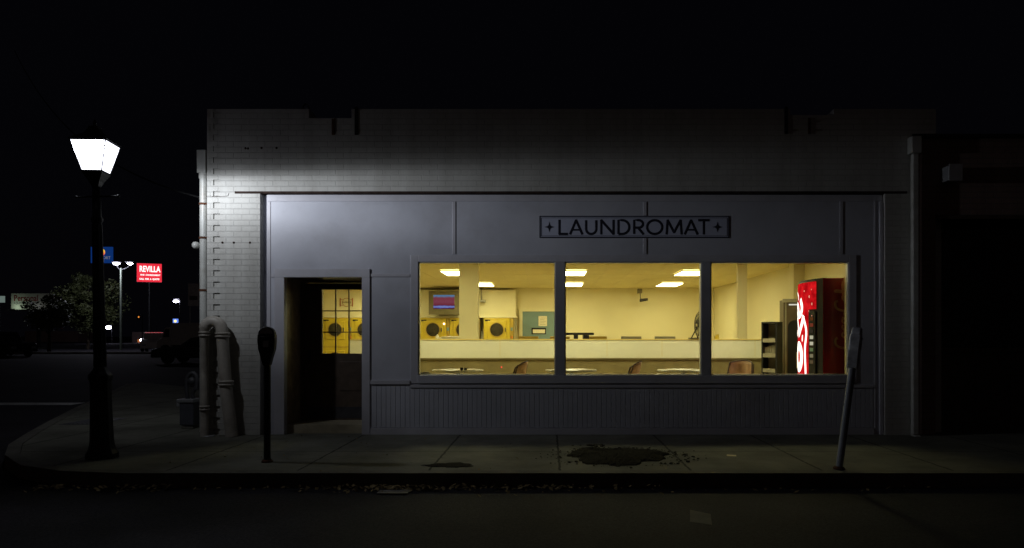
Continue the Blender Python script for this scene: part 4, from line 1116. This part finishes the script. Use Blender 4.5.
# ================================================================== PAVEMENT DETAILS
mh = thing("utility_cover", "rectangular dark iron utility cover set in the corner pavement", "utility cover", (X(97, 11.6), Y(11.6), 0))
m_ = MB(); m_.box(X(78, 11.6), X(112, 11.6), Y(11.15), Y(12.0), -.01, .004); m_.build("plate", M['dark_metal'], mh)
m_ = MB()
for i in range(7): m_.box(X(80, 11.6) + i * .07, X(80, 11.6) + .03 + i * .07, Y(11.2), Y(11.95), .0045, .009)
m_.build("rib", M['dark_metal'], mh)
# broken tree pit: soil mound with rubble
def mound(x0, x1, y0, y1, h, mat, name, n=44, seed=1):
    rnd = random.Random(seed); mb = MB(); vs = []; ny = n // 2
    ph = [rnd.uniform(0, 6.28) for _ in range(12)]
    for j in range(ny + 1):
        for i in range(n + 1):
            u = i / n * 2 - 1; v = j / ny * 2 - 1; a = math.atan2(v, u); r = math.hypot(u, v)
            edge = .82 + .08 * math.sin(3 * a + ph[0]) + .06 * math.sin(7 * a + ph[1]) + .04 * math.sin(13 * a + ph[2])
            k = max(0, 1 - (r / edge) ** 2)
            z = -.02 + (k ** .6) * h * (.7 + .35 * math.sin(5 * u + ph[3]) * math.sin(4 * v + ph[4]) + .3 * rnd.random()) + (.022 if k > 0 else 0)
            vs.append((x0 + (x1 - x0) * (u + 1) / 2, y0 + (y1 - y0) * (v + 1) / 2, z))
    fs = [(j * (n + 1) + i, j * (n + 1) + i + 1, (j + 1) * (n + 1) + i + 1, (j + 1) * (n + 1) + i) for j in range(ny) for i in range(n)]
    mb.add(vs, fs); return mb.build(name, mat)
tag(mound(.10, 1.45, Y(7.55), Y(8.95), .055, M['soil'], "soil_mound"), "dark mound of soil and roots in a broken patch of pavement below the middle window", "soil mound")
tag(mound(-1.35, -.72, Y(7.5), Y(7.85), .012, M['soil'], "dirt_patch", 30, 5), "small flat patch of dark dirt on the kerbside pavement left of the soil mound", "dirt")
rb = MB(); rnd = random.Random(3)
def pebble(mb, x, y, z, s):
    k = [(-1, -1, -.6), (1, -1, -.6), (1, 1, -.6), (-1, 1, -.6), (-.6, -.7, .6), (.7, -.5, .5), (.6, .7, .7), (-.7, .6, .4)]
    a = rnd.uniform(0, 6.28); ca, sa = math.cos(a), math.sin(a); vs = []
    for p in k:
        px_, py_, pz_ = [c * rnd.uniform(.7, 1.2) * s for c in p]; vs.append((x + px_ * ca - py_ * sa, y + px_ * sa + py_ * ca, z + pz_ * .7))
    mb.add(vs, [(0, 3, 2, 1), (4, 5, 6, 7), (0, 1, 5, 4), (1, 2, 6, 5), (2, 3, 7, 6), (3, 0, 4, 7)])
for i in range(300):
    a = rnd.uniform(0, 6.28); r = rnd.gauss(.85, .16)
    x = .8 + .82 * r * math.cos(a); y = Y(8.2) + .62 * r * math.sin(a)
    if y > -.1 or y < KF + .03: continue
    pebble(rb, x, y, .01 + (.03 if r < .8 else 0), rnd.choice([.004, .006, .006, .009, .014]) * rnd.uniform(.7, 1.3))
for i in range(16): pebble(rb, .52 + rnd.gauss(0, .07), Y(8.6) + rnd.gauss(0, .04), .07, rnd.uniform(.010, .024))
tag(rb.build("rubble", M['rubble']), "scattered crumbs of broken concrete round the soil mound", "rubble", kind='stuff')
lf = MB()
def leaf_at(mb, x, y, z, s, nrm=None):
    a = rnd.uniform(0, 6.28); t = Vector((math.cos(a), math.sin(a), rnd.uniform(-.5, .5))) * s; b_ = Vector((-math.sin(a), math.cos(a), rnd.uniform(-.6, .6))) * s * .6
    c = Vector((x, y, z)); mb.add([c - t, c - b_ * .8, c + t, c + b_], [(0, 1, 2, 3)])
for i in range(650):
    x = rnd.choice([rnd.uniform(-5, -3.6), rnd.gauss(-1.35, .35), rnd.gauss(-.2, .5), rnd.uniform(-5, 5), rnd.gauss(-1.6, .5)])
    y = KF - abs(rnd.gauss(0, .1)) - .02; leaf_at(lf, x, y, -.14 + rnd.uniform(.008, .045), rnd.uniform(.012, .035))
for i in range(120): leaf_at(lf, rnd.gauss(-2.3, 1.6), rnd.uniform(KF + .1, -.1), .012, rnd.uniform(.008, .02))
tag(lf.build("gutter_leaves", M['leaf_dry']), "dry leaves and litter lying along the gutter below the kerb", "leaves", kind='stuff')
lit = MB(); lit.box(-1.62, -1.33, Y(6.9), Y(7.05), -.13, -.125)
tag(lit.build("flattened_carton", P("grey_card", (.22, .21, .19), .8, var=.4)), "flat scrap of grey card lying in the gutter below the left window", "litter")
sc1 = MB(); sc1.prism([(2.02, Y(8.25)), (2.12, Y(8.22)), (2.14, Y(8.3)), (2.04, Y(8.33))], .002, .006)
tag(sc1.build("paper_scrap", M['paper']), "tiny pale paper scrap on the pavement left of the leaning meter", "litter")
mp_ = MB(); mp_.prism([(X(690, 5.9), Y(5.9)), (X(712, 5.8), Y(5.8)), (X(712, 6.1), Y(6.15)), (X(690, 6.3), Y(6.3))], -.1395, -.1375)
struct("road_patch", mp_, M['kerb'])

# ================================================================== BACKGROUND TREES
def tree(name, label, px, D, h, cr, cz, n_leaf, seed, leaf_s=.1):
    x, y = X(px, D), Y(D); rnd_ = random.Random(seed)
    t = thing(name, label, "tree", (x, y, -.14), "street trees across the side street")
    m_ = MB(); m_.tube([(0, 0, 0), (.05, 0, h * .2), (-.05, .05, h * .45), (.05, 0, h * .8)], [.17, .13, .09, .03], 10)
    limbs = []
    for i in range(9):
        a = rnd_.uniform(0, 6.28); z0_ = h * rnd_.uniform(.25, .5); r = cr * rnd_.uniform(.5, .85); z1_ = min(h * .95, z0_ + h * rnd_.uniform(.15, .4))
        m_.tube(smooth_path([(0, 0, z0_), (r * .4 * math.cos(a), r * .4 * math.sin(a), z0_ + (z1_ - z0_) * .55), (r * math.cos(a), r * math.sin(a), z1_)], 3), .03, 6)
        limbs.append((r * math.cos(a), r * math.sin(a), z1_))
    m_.build("trunk", M['bark'], t, local=True)
    m_ = MB()
    cl = [(*l, rnd_.uniform(.25, .5) * cr) for l in limbs]
    for i in range(22):
        a = rnd_.uniform(0, 6.28); el_ = rnd_.uniform(-.8, 1); r = cr * rnd_.uniform(.3, .85)
        cl.append((r * math.cos(a) * math.sqrt(max(.1, 1 - el_ * el_ * .8)), r * math.sin(a) * .8, cz + el_ * (h - cz) * .85, rnd_.uniform(.16, .36) * cr))
    for i in range(n_leaf):
        c = rnd_.choice(cl); d = Vector((rnd_.gauss(0, 1), rnd_.gauss(0, 1), rnd_.gauss(0, .8))); d = d.normalized() * c[3] * (rnd_.random() ** .4)
        p_ = Vector(c[:3]) + d; tt_ = Vector((rnd_.gauss(0, 1), rnd_.gauss(0, 1), rnd_.gauss(0, .6))).normalized() * leaf_s * rnd_.uniform(.6, 1.3)
        bb_ = tt_.cross(Vector((rnd_.gauss(0, 1), rnd_.gauss(0, 1), rnd_.gauss(0, 1)))).normalized() * leaf_s * .5
        m_.add([p_ - tt_, p_ - bb_, p_ + tt_, p_ + bb_], [(0, 1, 2, 3)])
    m_.build("crown", M['leaf'], t, local=True)
tree("street_tree", "leafy tree half hidden by the lamp post, lit from the right", 88, 78, 8.0, 3.5, 4.8, 9000, 11, .16)
tree("street_tree", "smaller dark tree in front of the right end of the pale billboard", 49, 64, 4.9, 1.9, 3.4, 4200, 5, .14)

# ================================================================== BACKGROUND LAMPS AND SIGNS
HEAD = emis("lamp_head_glow", (.80, .78, 1), 30)
PURP = (.82, .84, 1.0)
tw = thing("twin_head_lamp", "tall pole with two glowing lamp heads left of the red sign", "street lamp", (X(121, 73), Y(73), -.14), "distant car park lamps")
D = 73
m_ = MB(); m_.tube([(0, 0, 0), (0, 0, Z(268, D) + .14)], [.13, .09], 10); m_.build("pole", P("green_grey_pole", (.12, .14, .11)), tw, local=True)
m_ = MB(); xa, xb = X(116.5, D) - X(121, D), X(130, D) - X(121, D); zz = Z(263.5, D) + .14
m_.tube(smooth_path([(xa, 0, zz - .15), (xa * .6, 0, zz - .45), (0, 0, zz - .6), (xb * .6, 0, zz - .45), (xb, 0, zz - .2)], 4), .05, 8); m_.build("arm", M['dark_metal'], tw, local=True)
for xx, r in ((xa, .27), (xb, .22)):
    m_ = MB(); m_.box(xx - .4, xx + .4, -.2, .2, zz + .09, zz + .2); hd = m_.build("lamp_head", M['dark_metal'], tw, bevel=.04, local=True)
    m_ = MB(); m_.lathe([(0, -.16), (r * .7, -.1), (r, 0), (r * .8, .085), (0, .088)], (xx, 0, zz), 14); m_.v = [(xx + (v[0] - xx) * 1.25, v[1], v[2]) for v in m_.v]; m_.build("lens", HEAD, hd, local=True)
lamp("head_glow", 'POINT', (X(118, D), Y(D) - 1.6, Z(270, D)), 700, PURP, None, .2).parent = None
def far_lamp(px, py, D, label, r, power):
    t = thing("area_lamp", label, "street lamp", (X(px, D), Y(D), -.14), "distant car park lamps")
    zz = Z(py, D) + .14
    m_ = MB(); m_.tube([(.6, 0, 0), (.6, 0, zz + .2)], .09, 8); m_.build("pole", M['dark_metal'], t, local=True)
    m_ = MB(); m_.box(-.3, .65, -.15, .15, zz + .32, zz + .42); m_.build("lamp_head", M['dark_metal'], t, bevel=.05, local=True)
    m_ = MB(); m_.lathe([(0, -r * .7), (r * .8, -r * .4), (r, 0), (r * .8, r * .5), (0, r * .55)], (0, 0, zz), 14); m_.v = [(v[0] * 1.4, v[1], v[2]) for v in m_.v]; m_.build("lens", HEAD, t, local=True)
    if power: lamp("head_glow", 'POINT', (X(px, D), Y(D) - 1, Z(py, D) - .4), power, PURP, None, .2)
far_lamp(176, 301.3, 105, "single glowing lamp high above the box truck", .28, 0)
far_lamp(108.5, 327.5, 130, "low glowing lamp just right of the lamp post shaft", .42, 0)
far_lamp(163.5, 335.2, 140, "small pale lamp over the white van roof", .25, 0)
far_lamp(143.2, 340.2, 140, "small pinkish lamp left of the white van", .45, 0)

rs = thing("red_pole_sign", "glowing red sign with white lettering on a tall dark pole", "sign", (X(149.5, 80), Y(80), -.14))
D = 80
rs.rotation_euler = (0, 0, math.radians(22))
W_, z0, z1 = 1.24, Z(282.5, D) + .14, Z(263.3, D) + .14
m_ = MB(); m_.box(-W_, W_, -.12, .12, z0, z1); cab = m_.build("cabinet", M['dark_metal'], rs, bevel=.03, local=True)
m, nt, out = new_mat("red_sign_face"); e = nt.nodes.new("ShaderNodeEmission"); nt.links.new(mixc(nt, (.75, .01, .03), (1, .05, .08), noise(nt, pos(nt), 3, 2)), e.inputs[0]); e.inputs[1].default_value = 1.0; nt.links.new(e.outputs[0], out.inputs[0])
m_ = MB(); m_.box(-W_ + .04, W_ - .04, -.135, -.121, z0 + .05, z1 - .05); fc = m_.build("face", m, cab, local=True)
LW = emis("sign_white_glow", (1, .86, .84), 1.5)
def text_local(txt, size, u, v, mat, name, parent, yoff, sx=1.0, bold=0, sz=1.0):
    cu = bpy.data.curves.new("t", 'FONT'); cu.body = txt; cu.size = size; cu.extrude = .006; cu.offset = bold; cu.align_x = 'CENTER'; cu.align_y = 'CENTER'; cu.resolution_u = 3
    tmp = bpy.data.objects.new("t", cu); col.objects.link(tmp); dg = bpy.context.evaluated_depsgraph_get(); dg.update()
    me = bpy.data.meshes.new_from_object(tmp.evaluated_get(dg)); mb = MB()
    mb.add([(u + p.co.x * sx, yoff - p.co.z, v + p.co.y * sz) for p in me.vertices], [tuple(p.vertices) for p in me.polygons])
    bpy.data.objects.remove(tmp); bpy.data.meshes.remove(me); bpy.data.curves.remove(cu)
    return mb.build(name, mat, parent, local=True)
zc = (z0 + z1) / 2; hh = z1 - z0
text_local("REVILLA", .78, .05, zc + hh * .18, LW, "lettering", cab, -.145, .72, .02, 1.15)
text_local("FINE  CONSIGNMENT", .22, .1, zc - hh * .12, LW, "lettering", cab, -.145, .9, .008)
text_local("CALL  FOR  A  QUOTE", .24, .0, zc - hh * .33, LW, "lettering", cab, -.145, .8, .012)
m_ = MB(); m_.tube([(0, 0, 0), (0, 0, z0)], .12, 10); m_.build("pole", M['black_metal'], rs, local=True)

bs_ = thing("blue_pole_sign", "blue hotel sign with an orange sun, partly behind the lamp post", "sign", (X(102, 100), Y(100), -.14))
D = 100; z0, z1 = Z(263, D) + .14, Z(247, D) + .14; W_ = 1.45
m_ = MB(); m_.box(-W_, W_, -.15, .15, z0, z1); m_.build("cabinet", emis("blue_sign_glow", (.004, .03, .16), .85), bs_, local=True)
m, nt, out = new_mat("sun_emblem_glow"); e = nt.nodes.new("ShaderNodeEmission"); tc = nt.nodes.new("ShaderNodeTexCoord"); s_ = nt.nodes.new("ShaderNodeSeparateXYZ"); nt.links.new(tc.outputs['Generated'], s_.inputs[0])
nt.links.new(ramp(nt, s_.outputs[2], .25, .8, (.9, .12, .08), (1, .65, .03)), e.inputs[0]); e.inputs[1].default_value = 1.0; nt.links.new(e.outputs[0], out.inputs[0])
m_ = MB(); m_.lathe([(0, 0), (.52, 0), (.52, .02), (0, .021)], (.0, -.155, z1 - .75), 24, axis='y'); m_.build("sun_emblem", m, bs_, local=True)
text_local("COMFORT", .55, .0, z0 + .68, emis("dim_lettering_glow", (.35, .35, .33), .5), "lettering", bs_, -.16, .95)
text_local("INN", .45, .0, z0 + .22, emis("dim_lettering_glow", (.35, .35, .33), .35), "lettering", bs_, -.16, .95)
m_ = MB(); m_.tube([(0, .0, 0), (0, 0, z0)], .15, 8); m_.build("pole", M['black_metal'], bs_, local=True)

ps_ = thing("panel_sign", "pale grey panel sign on a pole just left of the laundromat corner", "sign", (X(194, 60), Y(60), -.14))
D = 60; m_ = MB(); m_.box(X(188.5, D) - X(194, D), X(199.5, D) - X(194, D), -.1, .1, Z(306, D) + .14, Z(283.5, D) + .14); m_.build("panel", P("pale_panel", (.80, .82, .82), .5), ps_, local=True, bevel=.03)
m_ = MB(); m_.box(X(190, D) - X(194, D), X(198, D) - X(194, D), -.108, -.102, Z(300, D) + .14, Z(296, D) + .14); m_.build("panel_print", M['meter_box'], ps_, local=True)
m_ = MB(); xp = X(189.4, D) - X(194, D); m_.tube([(xp, 0.12, 0), (xp, .12, Z(285, D) + .14)], .07, 8); m_.build("pole", M['galv'], ps_, local=True)
ls = thing("small_blue_sign", "small bright blue and yellow square sign above the box truck", "sign", (X(175.6, 110), Y(110), -.14))
D = 110; z0, z1 = Z(323.4, D) + .14, Z(318.8, D) + .14
m_ = MB(); m_.box(-.36, .36, -.1, .1, z0, z1); m_.build("cabinet", emis("bright_blue_glow", (.12, .25, .9), 1.1), ls, local=True)
m_ = MB(); m_.lathe([(0, 0), (.22, 0), (.2, .03), (0, .035)], (0, -.101, (z0 + z1) / 2), 14, axis='y'); m_.build("disc", emis("yellow_glow", (1, .85, .35), 1.3), ls, local=True)
m_ = MB(); m_.tube([(0, 0, 0), (0, 0, z0)], .08, 8); m_.build("pole", M['black_metal'], ls, local=True)

bb_ = thing("billboard", "wide pale billboard lettered Personal, lit from below, behind a dark tree", "billboard", (X(37, 92), Y(92), -.14))
D = 92; hw_ = (X(63, D) - X(12, D)) / 2; z0, z1 = Z(309.5, D) + .14, Z(293.5, D) + .14
BF = P("billboard_sheet", (.58, .62, .52), .7, var=.12, scale=.8)
m_ = MB(); m_.box(-hw_, hw_, -.05, .1, z0, z1); m_.build("sheet", BF, bb_, local=True)
m_ = MB(); m_.box(-hw_, hw_, -.9, .3, z0 - .14, z0 - .05); m_.build("catwalk", M['dark_metal'], bb_, local=True)
m_ = MB(); m_.tube([(0, .3, 0), (0, .3, z0)], .25, 10); m_.build("pole", M['dark_metal'], bb_, local=True)
RD_ = P("billboard_red_print", (.22, .03, .03), .7)
text_local("Personal", 1.05, -hw_ * .42, z1 - .62, RD_, "lettering", bb_, -.06, .85, .02)
text_local("INJURY  LAWYERS", .42, -hw_ * .42, z1 - 1.2, M['meter_box'], "lettering", bb_, -.06, .9)
for u in (-hw_ * .75, 0.1, hw_ * .75):
    m_ = MB(); m_.box(u - .2, u + .2, -.95, -.8, z0 - .05 + .001, z0 + .08); m_.build("floodlight", M['black_metal'], bb_, local=True)
    o = lamp("flood", 'POINT', (X(37, D) + u, Y(D) - .95, z0 - .14 + .25), 16 if u < 0 else 4, (.85, 1, .8) if u < 0 else (.9, .85, .9), None, .1)
sb = MB(); D = 92; sb.box(X(-9, D), X(4.2, D), Y(D), Y(D) + .15, Z(302.5, D), Z(296, D)); sb.tube([(X(-2, D), Y(D) + .05, -.14), (X(-2, D), Y(D) + .05, Z(302.5, D))], .12, 8)
tag(sb.build("shop_lightbox", emis("pale_cyan_glow", (.32, .42, .38), .35)), "small pale lit sign box at the left edge of the picture", "sign")

# traffic signals, little shop with lit signs
tl = thing("traffic_signal", "distant traffic signal showing amber above the street", "traffic light", (X(139, 120), Y(120), -.14))
D = 120; zz = Z(317, D) + .14
m_ = MB(); m_.box(-.2, .2, -.1, .1, zz - .5, zz + .35); m_.build("housing", M['black_metal'], tl, local=True)
m_ = MB(); m_.lathe([(0, 0), (.13, .0), (.1, .05), (0, .06)], (-.0, -.1, zz), 12, axis='y'); m_.build("lens", emis("amber_glow", (1, .32, .05), .9), tl, local=True)
m_ = MB(); m_.tube([(.5, .1, 0), (.5, .1, zz + .5), (0, .1, zz + .4)], .07, 8); m_.build("pole", M['black_metal'], tl, local=True)
sh_ = thing("roadside_shop", "low dark shop far down the street with small orange lit windows", "building", (X(150, 150), Y(150), -.14))
D = 150
m_ = MB(); m_.box(X(132, D), X(163, D), Y(D), Y(D + 8), -.14, Z(332, D)); m_.build("wall", M['brown_brick'], sh_)
for px, py, c_, s_1 in ((139, 341, (1, .3, .08), .35), (156, 336.5, (1, .25, .05), .30), (162, 334.5, (1, .35, .1), .3), (150, 336, (1, .5, .3), .12)):
    m_ = MB(); m_.box(X(px - 1.3, D), X(px + 1.3, D), Y(D) - .05, Y(D) - .002, Z(py + 1.6, D), Z(py - 1.6, D)); m_.build("lit_window", emis("orange_window_glow", c_, s_1), sh_)
s2 = thing("distant_store", "low dark store at far left with a tiny red, white and blue lit sign", "building", (X(45, 160), Y(160), -.14))
D = 160
m_ = MB(); m_.box(X(25, D), X(78, D), Y(D), Y(D + 8), -.14, Z(331, D)); m_.build("wall", M['brown_brick'], s2)
for px, py, c_ in ((43.5, 348, (1, .75, .7)), (44.5, 345, (1, .2, .06)), (47, 346, (.08, .2, 1)), (49.5, 344.8, (.08, .2, 1))):
    m_ = MB(); m_.box(X(px - 1.2, D), X(px + 1.2, D), Y(D) - .3, Y(D) - .1, Z(py + 1.0, D), Z(py - 1.0, D)); m_.build("lit_letter", emis("store_sign_glow", c_, 1.0), s2)
sg2 = MB(); D = 70; sg2.lathe([(0, 0), (.5, 0), (.4, .03), (0, .04)], (X(139, D), Y(D), 0), 8)

# ================================================================== VEHICLES
def vehicle(name, label, cat, px, D, rz, L_, H_, W_, paint, kind='sedan', group=None, dz=0):
    t = thing(name, label, cat, (X(px, D), Y(D), -.14), group, rz)
    h = L_ / 2
    if kind == 'sedan':
        body = [(-h, .32), (-h + .05, .75), (-h + .35, .84), (-.9, .92), (.0, .92), (1.3, .92), (h - .2, .88), (h, .7), (h, .3)]
        roof = [(-.95, .90), (-.30, H_ - .06), (.1, H_), (.85, H_ - .03), (1.55, .90)]
    elif kind == 'suv':
        body = [(-h, .38), (-h + .03, .85), (-h + .3, 1.0), (-1.0, 1.08), (h - .1, 1.08), (h, .9), (h, .38)]
        roof = [(-1.05, 1.06), (-.45, H_ - .05), (.0, H_), (h - .5, H_ - .02), (h - .12, 1.06)]
    else:   # van
        body = [(-h, .35), (-h + .03, .9), (-h + .4, 1.1), (-1.5, 1.2), (h, 1.2), (h, .35)]
        roof = [(-1.55, 1.18), (-.95, H_ - .06), (-.6, H_), (h - .05, H_), (h - .01, 1.18)]
    m_ = MB(); m_.prism_y(body, -W_ / 2, W_ / 2); bo = m_.build("body", paint, t, bevel=.07, local=True, seg=3)
    m_ = MB(); m_.prism_y(roof, -W_ / 2 + .12, W_ / 2 - .12); m_.build("roof", paint, t, bevel=.07, local=True, seg=3)
    cx_ = sum(p[0] for p in roof) / len(roof); wz0 = roof[0][1] + .04
    inner_ = [(cx_ + (p[0] - cx_) * .86, max(wz0, wz0 + (p[1] - wz0) * .82)) for p in roof]
    for s in (-1, 1):
        m_ = MB(); ys = s * (W_ / 2 - .118); m_.prism_y(inner_, min(ys, ys + s * .01), max(ys, ys + s * .01)); m_.build("side_window", M['car_glass'], t, local=True)
    for xx in (-h + .9, h - .95):
        for s in (-1, 1):
            m_ = MB(); r = .33; m_.lathe([(.2, -.1), (r - .02, -.1), (r, -.06), (r, .06), (r - .02, .1), (.2, .1)], (xx, s * (W_ / 2 - .08), r), 20, axis='y'); wh = m_.build("wheel", M['tyre'], t, local=True)
            m_ = MB(); m_.lathe([(0, -.08), (.2, -.09), (.2, .09), (0, .08)], (xx, s * (W_ / 2 - .08), r), 16, axis='y'); m_.build("rim", M['rim'], wh, local=True)
    for s in (-1, 1):
        m_ = MB(); m_.box(-h - .01, -h + .12, s * (W_ / 2 - .45), s * (W_ / 2 - .12), .58, .74); m_.build("headlight", M['galv'], t, bevel=.03, local=True)
        m_ = MB(); m_.box(h - .1, h + .01, s * (W_ / 2 - .4), s * (W_ / 2 - .1), .62, .8); m_.build("tail_light", P("red_lens", (.25, .01, .01), .2), t, bevel=.02, local=True)
    return t
vehicle("parked_car", "dark car parked nose left beside the laundromat corner", "car", 203, 39, 0, 4.7, 1.42, 1.8, M['car_black'], 'sedan')
vehicle("parked_car", "pale sedan behind the dark sport utility at the left edge", "car", 7, 53, math.radians(150), 4.5, 1.40, 1.75, M['car_tan'], 'sedan')
vehicle("parked_suv", "dark sport utility vehicle cut by the left edge of the picture", "suv", 1, 50, math.radians(160), 4.6, 1.78, 1.9, M['car_black'], 'suv')
vehicle("parked_van", "white van parked far off between the red sign pole and box truck", "van", 156, 64, math.radians(112), 4.6, 1.75, 1.9, M['car_white'], 'van')
tk = thing("box_truck", "dull pale box truck parked behind the dark car", "truck", (X(183, 55), Y(55), -.14))
D = 55; x0 = X(164, D) - X(183, D)
m_ = MB(); m_.box(x0 + 1.0, x0 + 6.2, -1.0, 1.2, .75, Z(323, D) + .14); m_.build("cargo_box", M['truck_box'], tk, local=True, bevel=.04)
m_ = MB(); m_.prism_y([(x0 - .1, .4), (x0 - .05, 1.1), (x0 + .3, 1.3), (x0 + .55, 2.05), (x0 + .98, 2.1), (x0 + .98, .4)], -.95, 1.1); cb_ = m_.build("cab", M['truck_box'], tk, local=True, bevel=.06)
m_ = MB(); m_.prism_y([(x0 + .42, 1.35), (x0 + .6, 1.95), (x0 + .9, 1.95), (x0 + .9, 1.35)], -.962, -.952); m_.build("cab_window", M['car_glass'], cb_, local=True)
for xx in (x0 + .6, x0 + 4.9):
    for yy in (-.85, 1.0):
        m_ = MB(); m_.lathe([(.2, -.12), (.4, -.12), (.4, .12), (.2, .12)], (xx, yy, .4), 18, axis='y'); m_.build("wheel", M['tyre'], tk, local=True)
m_ = MB(); m_.box(x0 + .98, x0 + 6.1, -.6, .8, .5, .74); m_.build("chassis", M['black_metal'], tk, local=True)
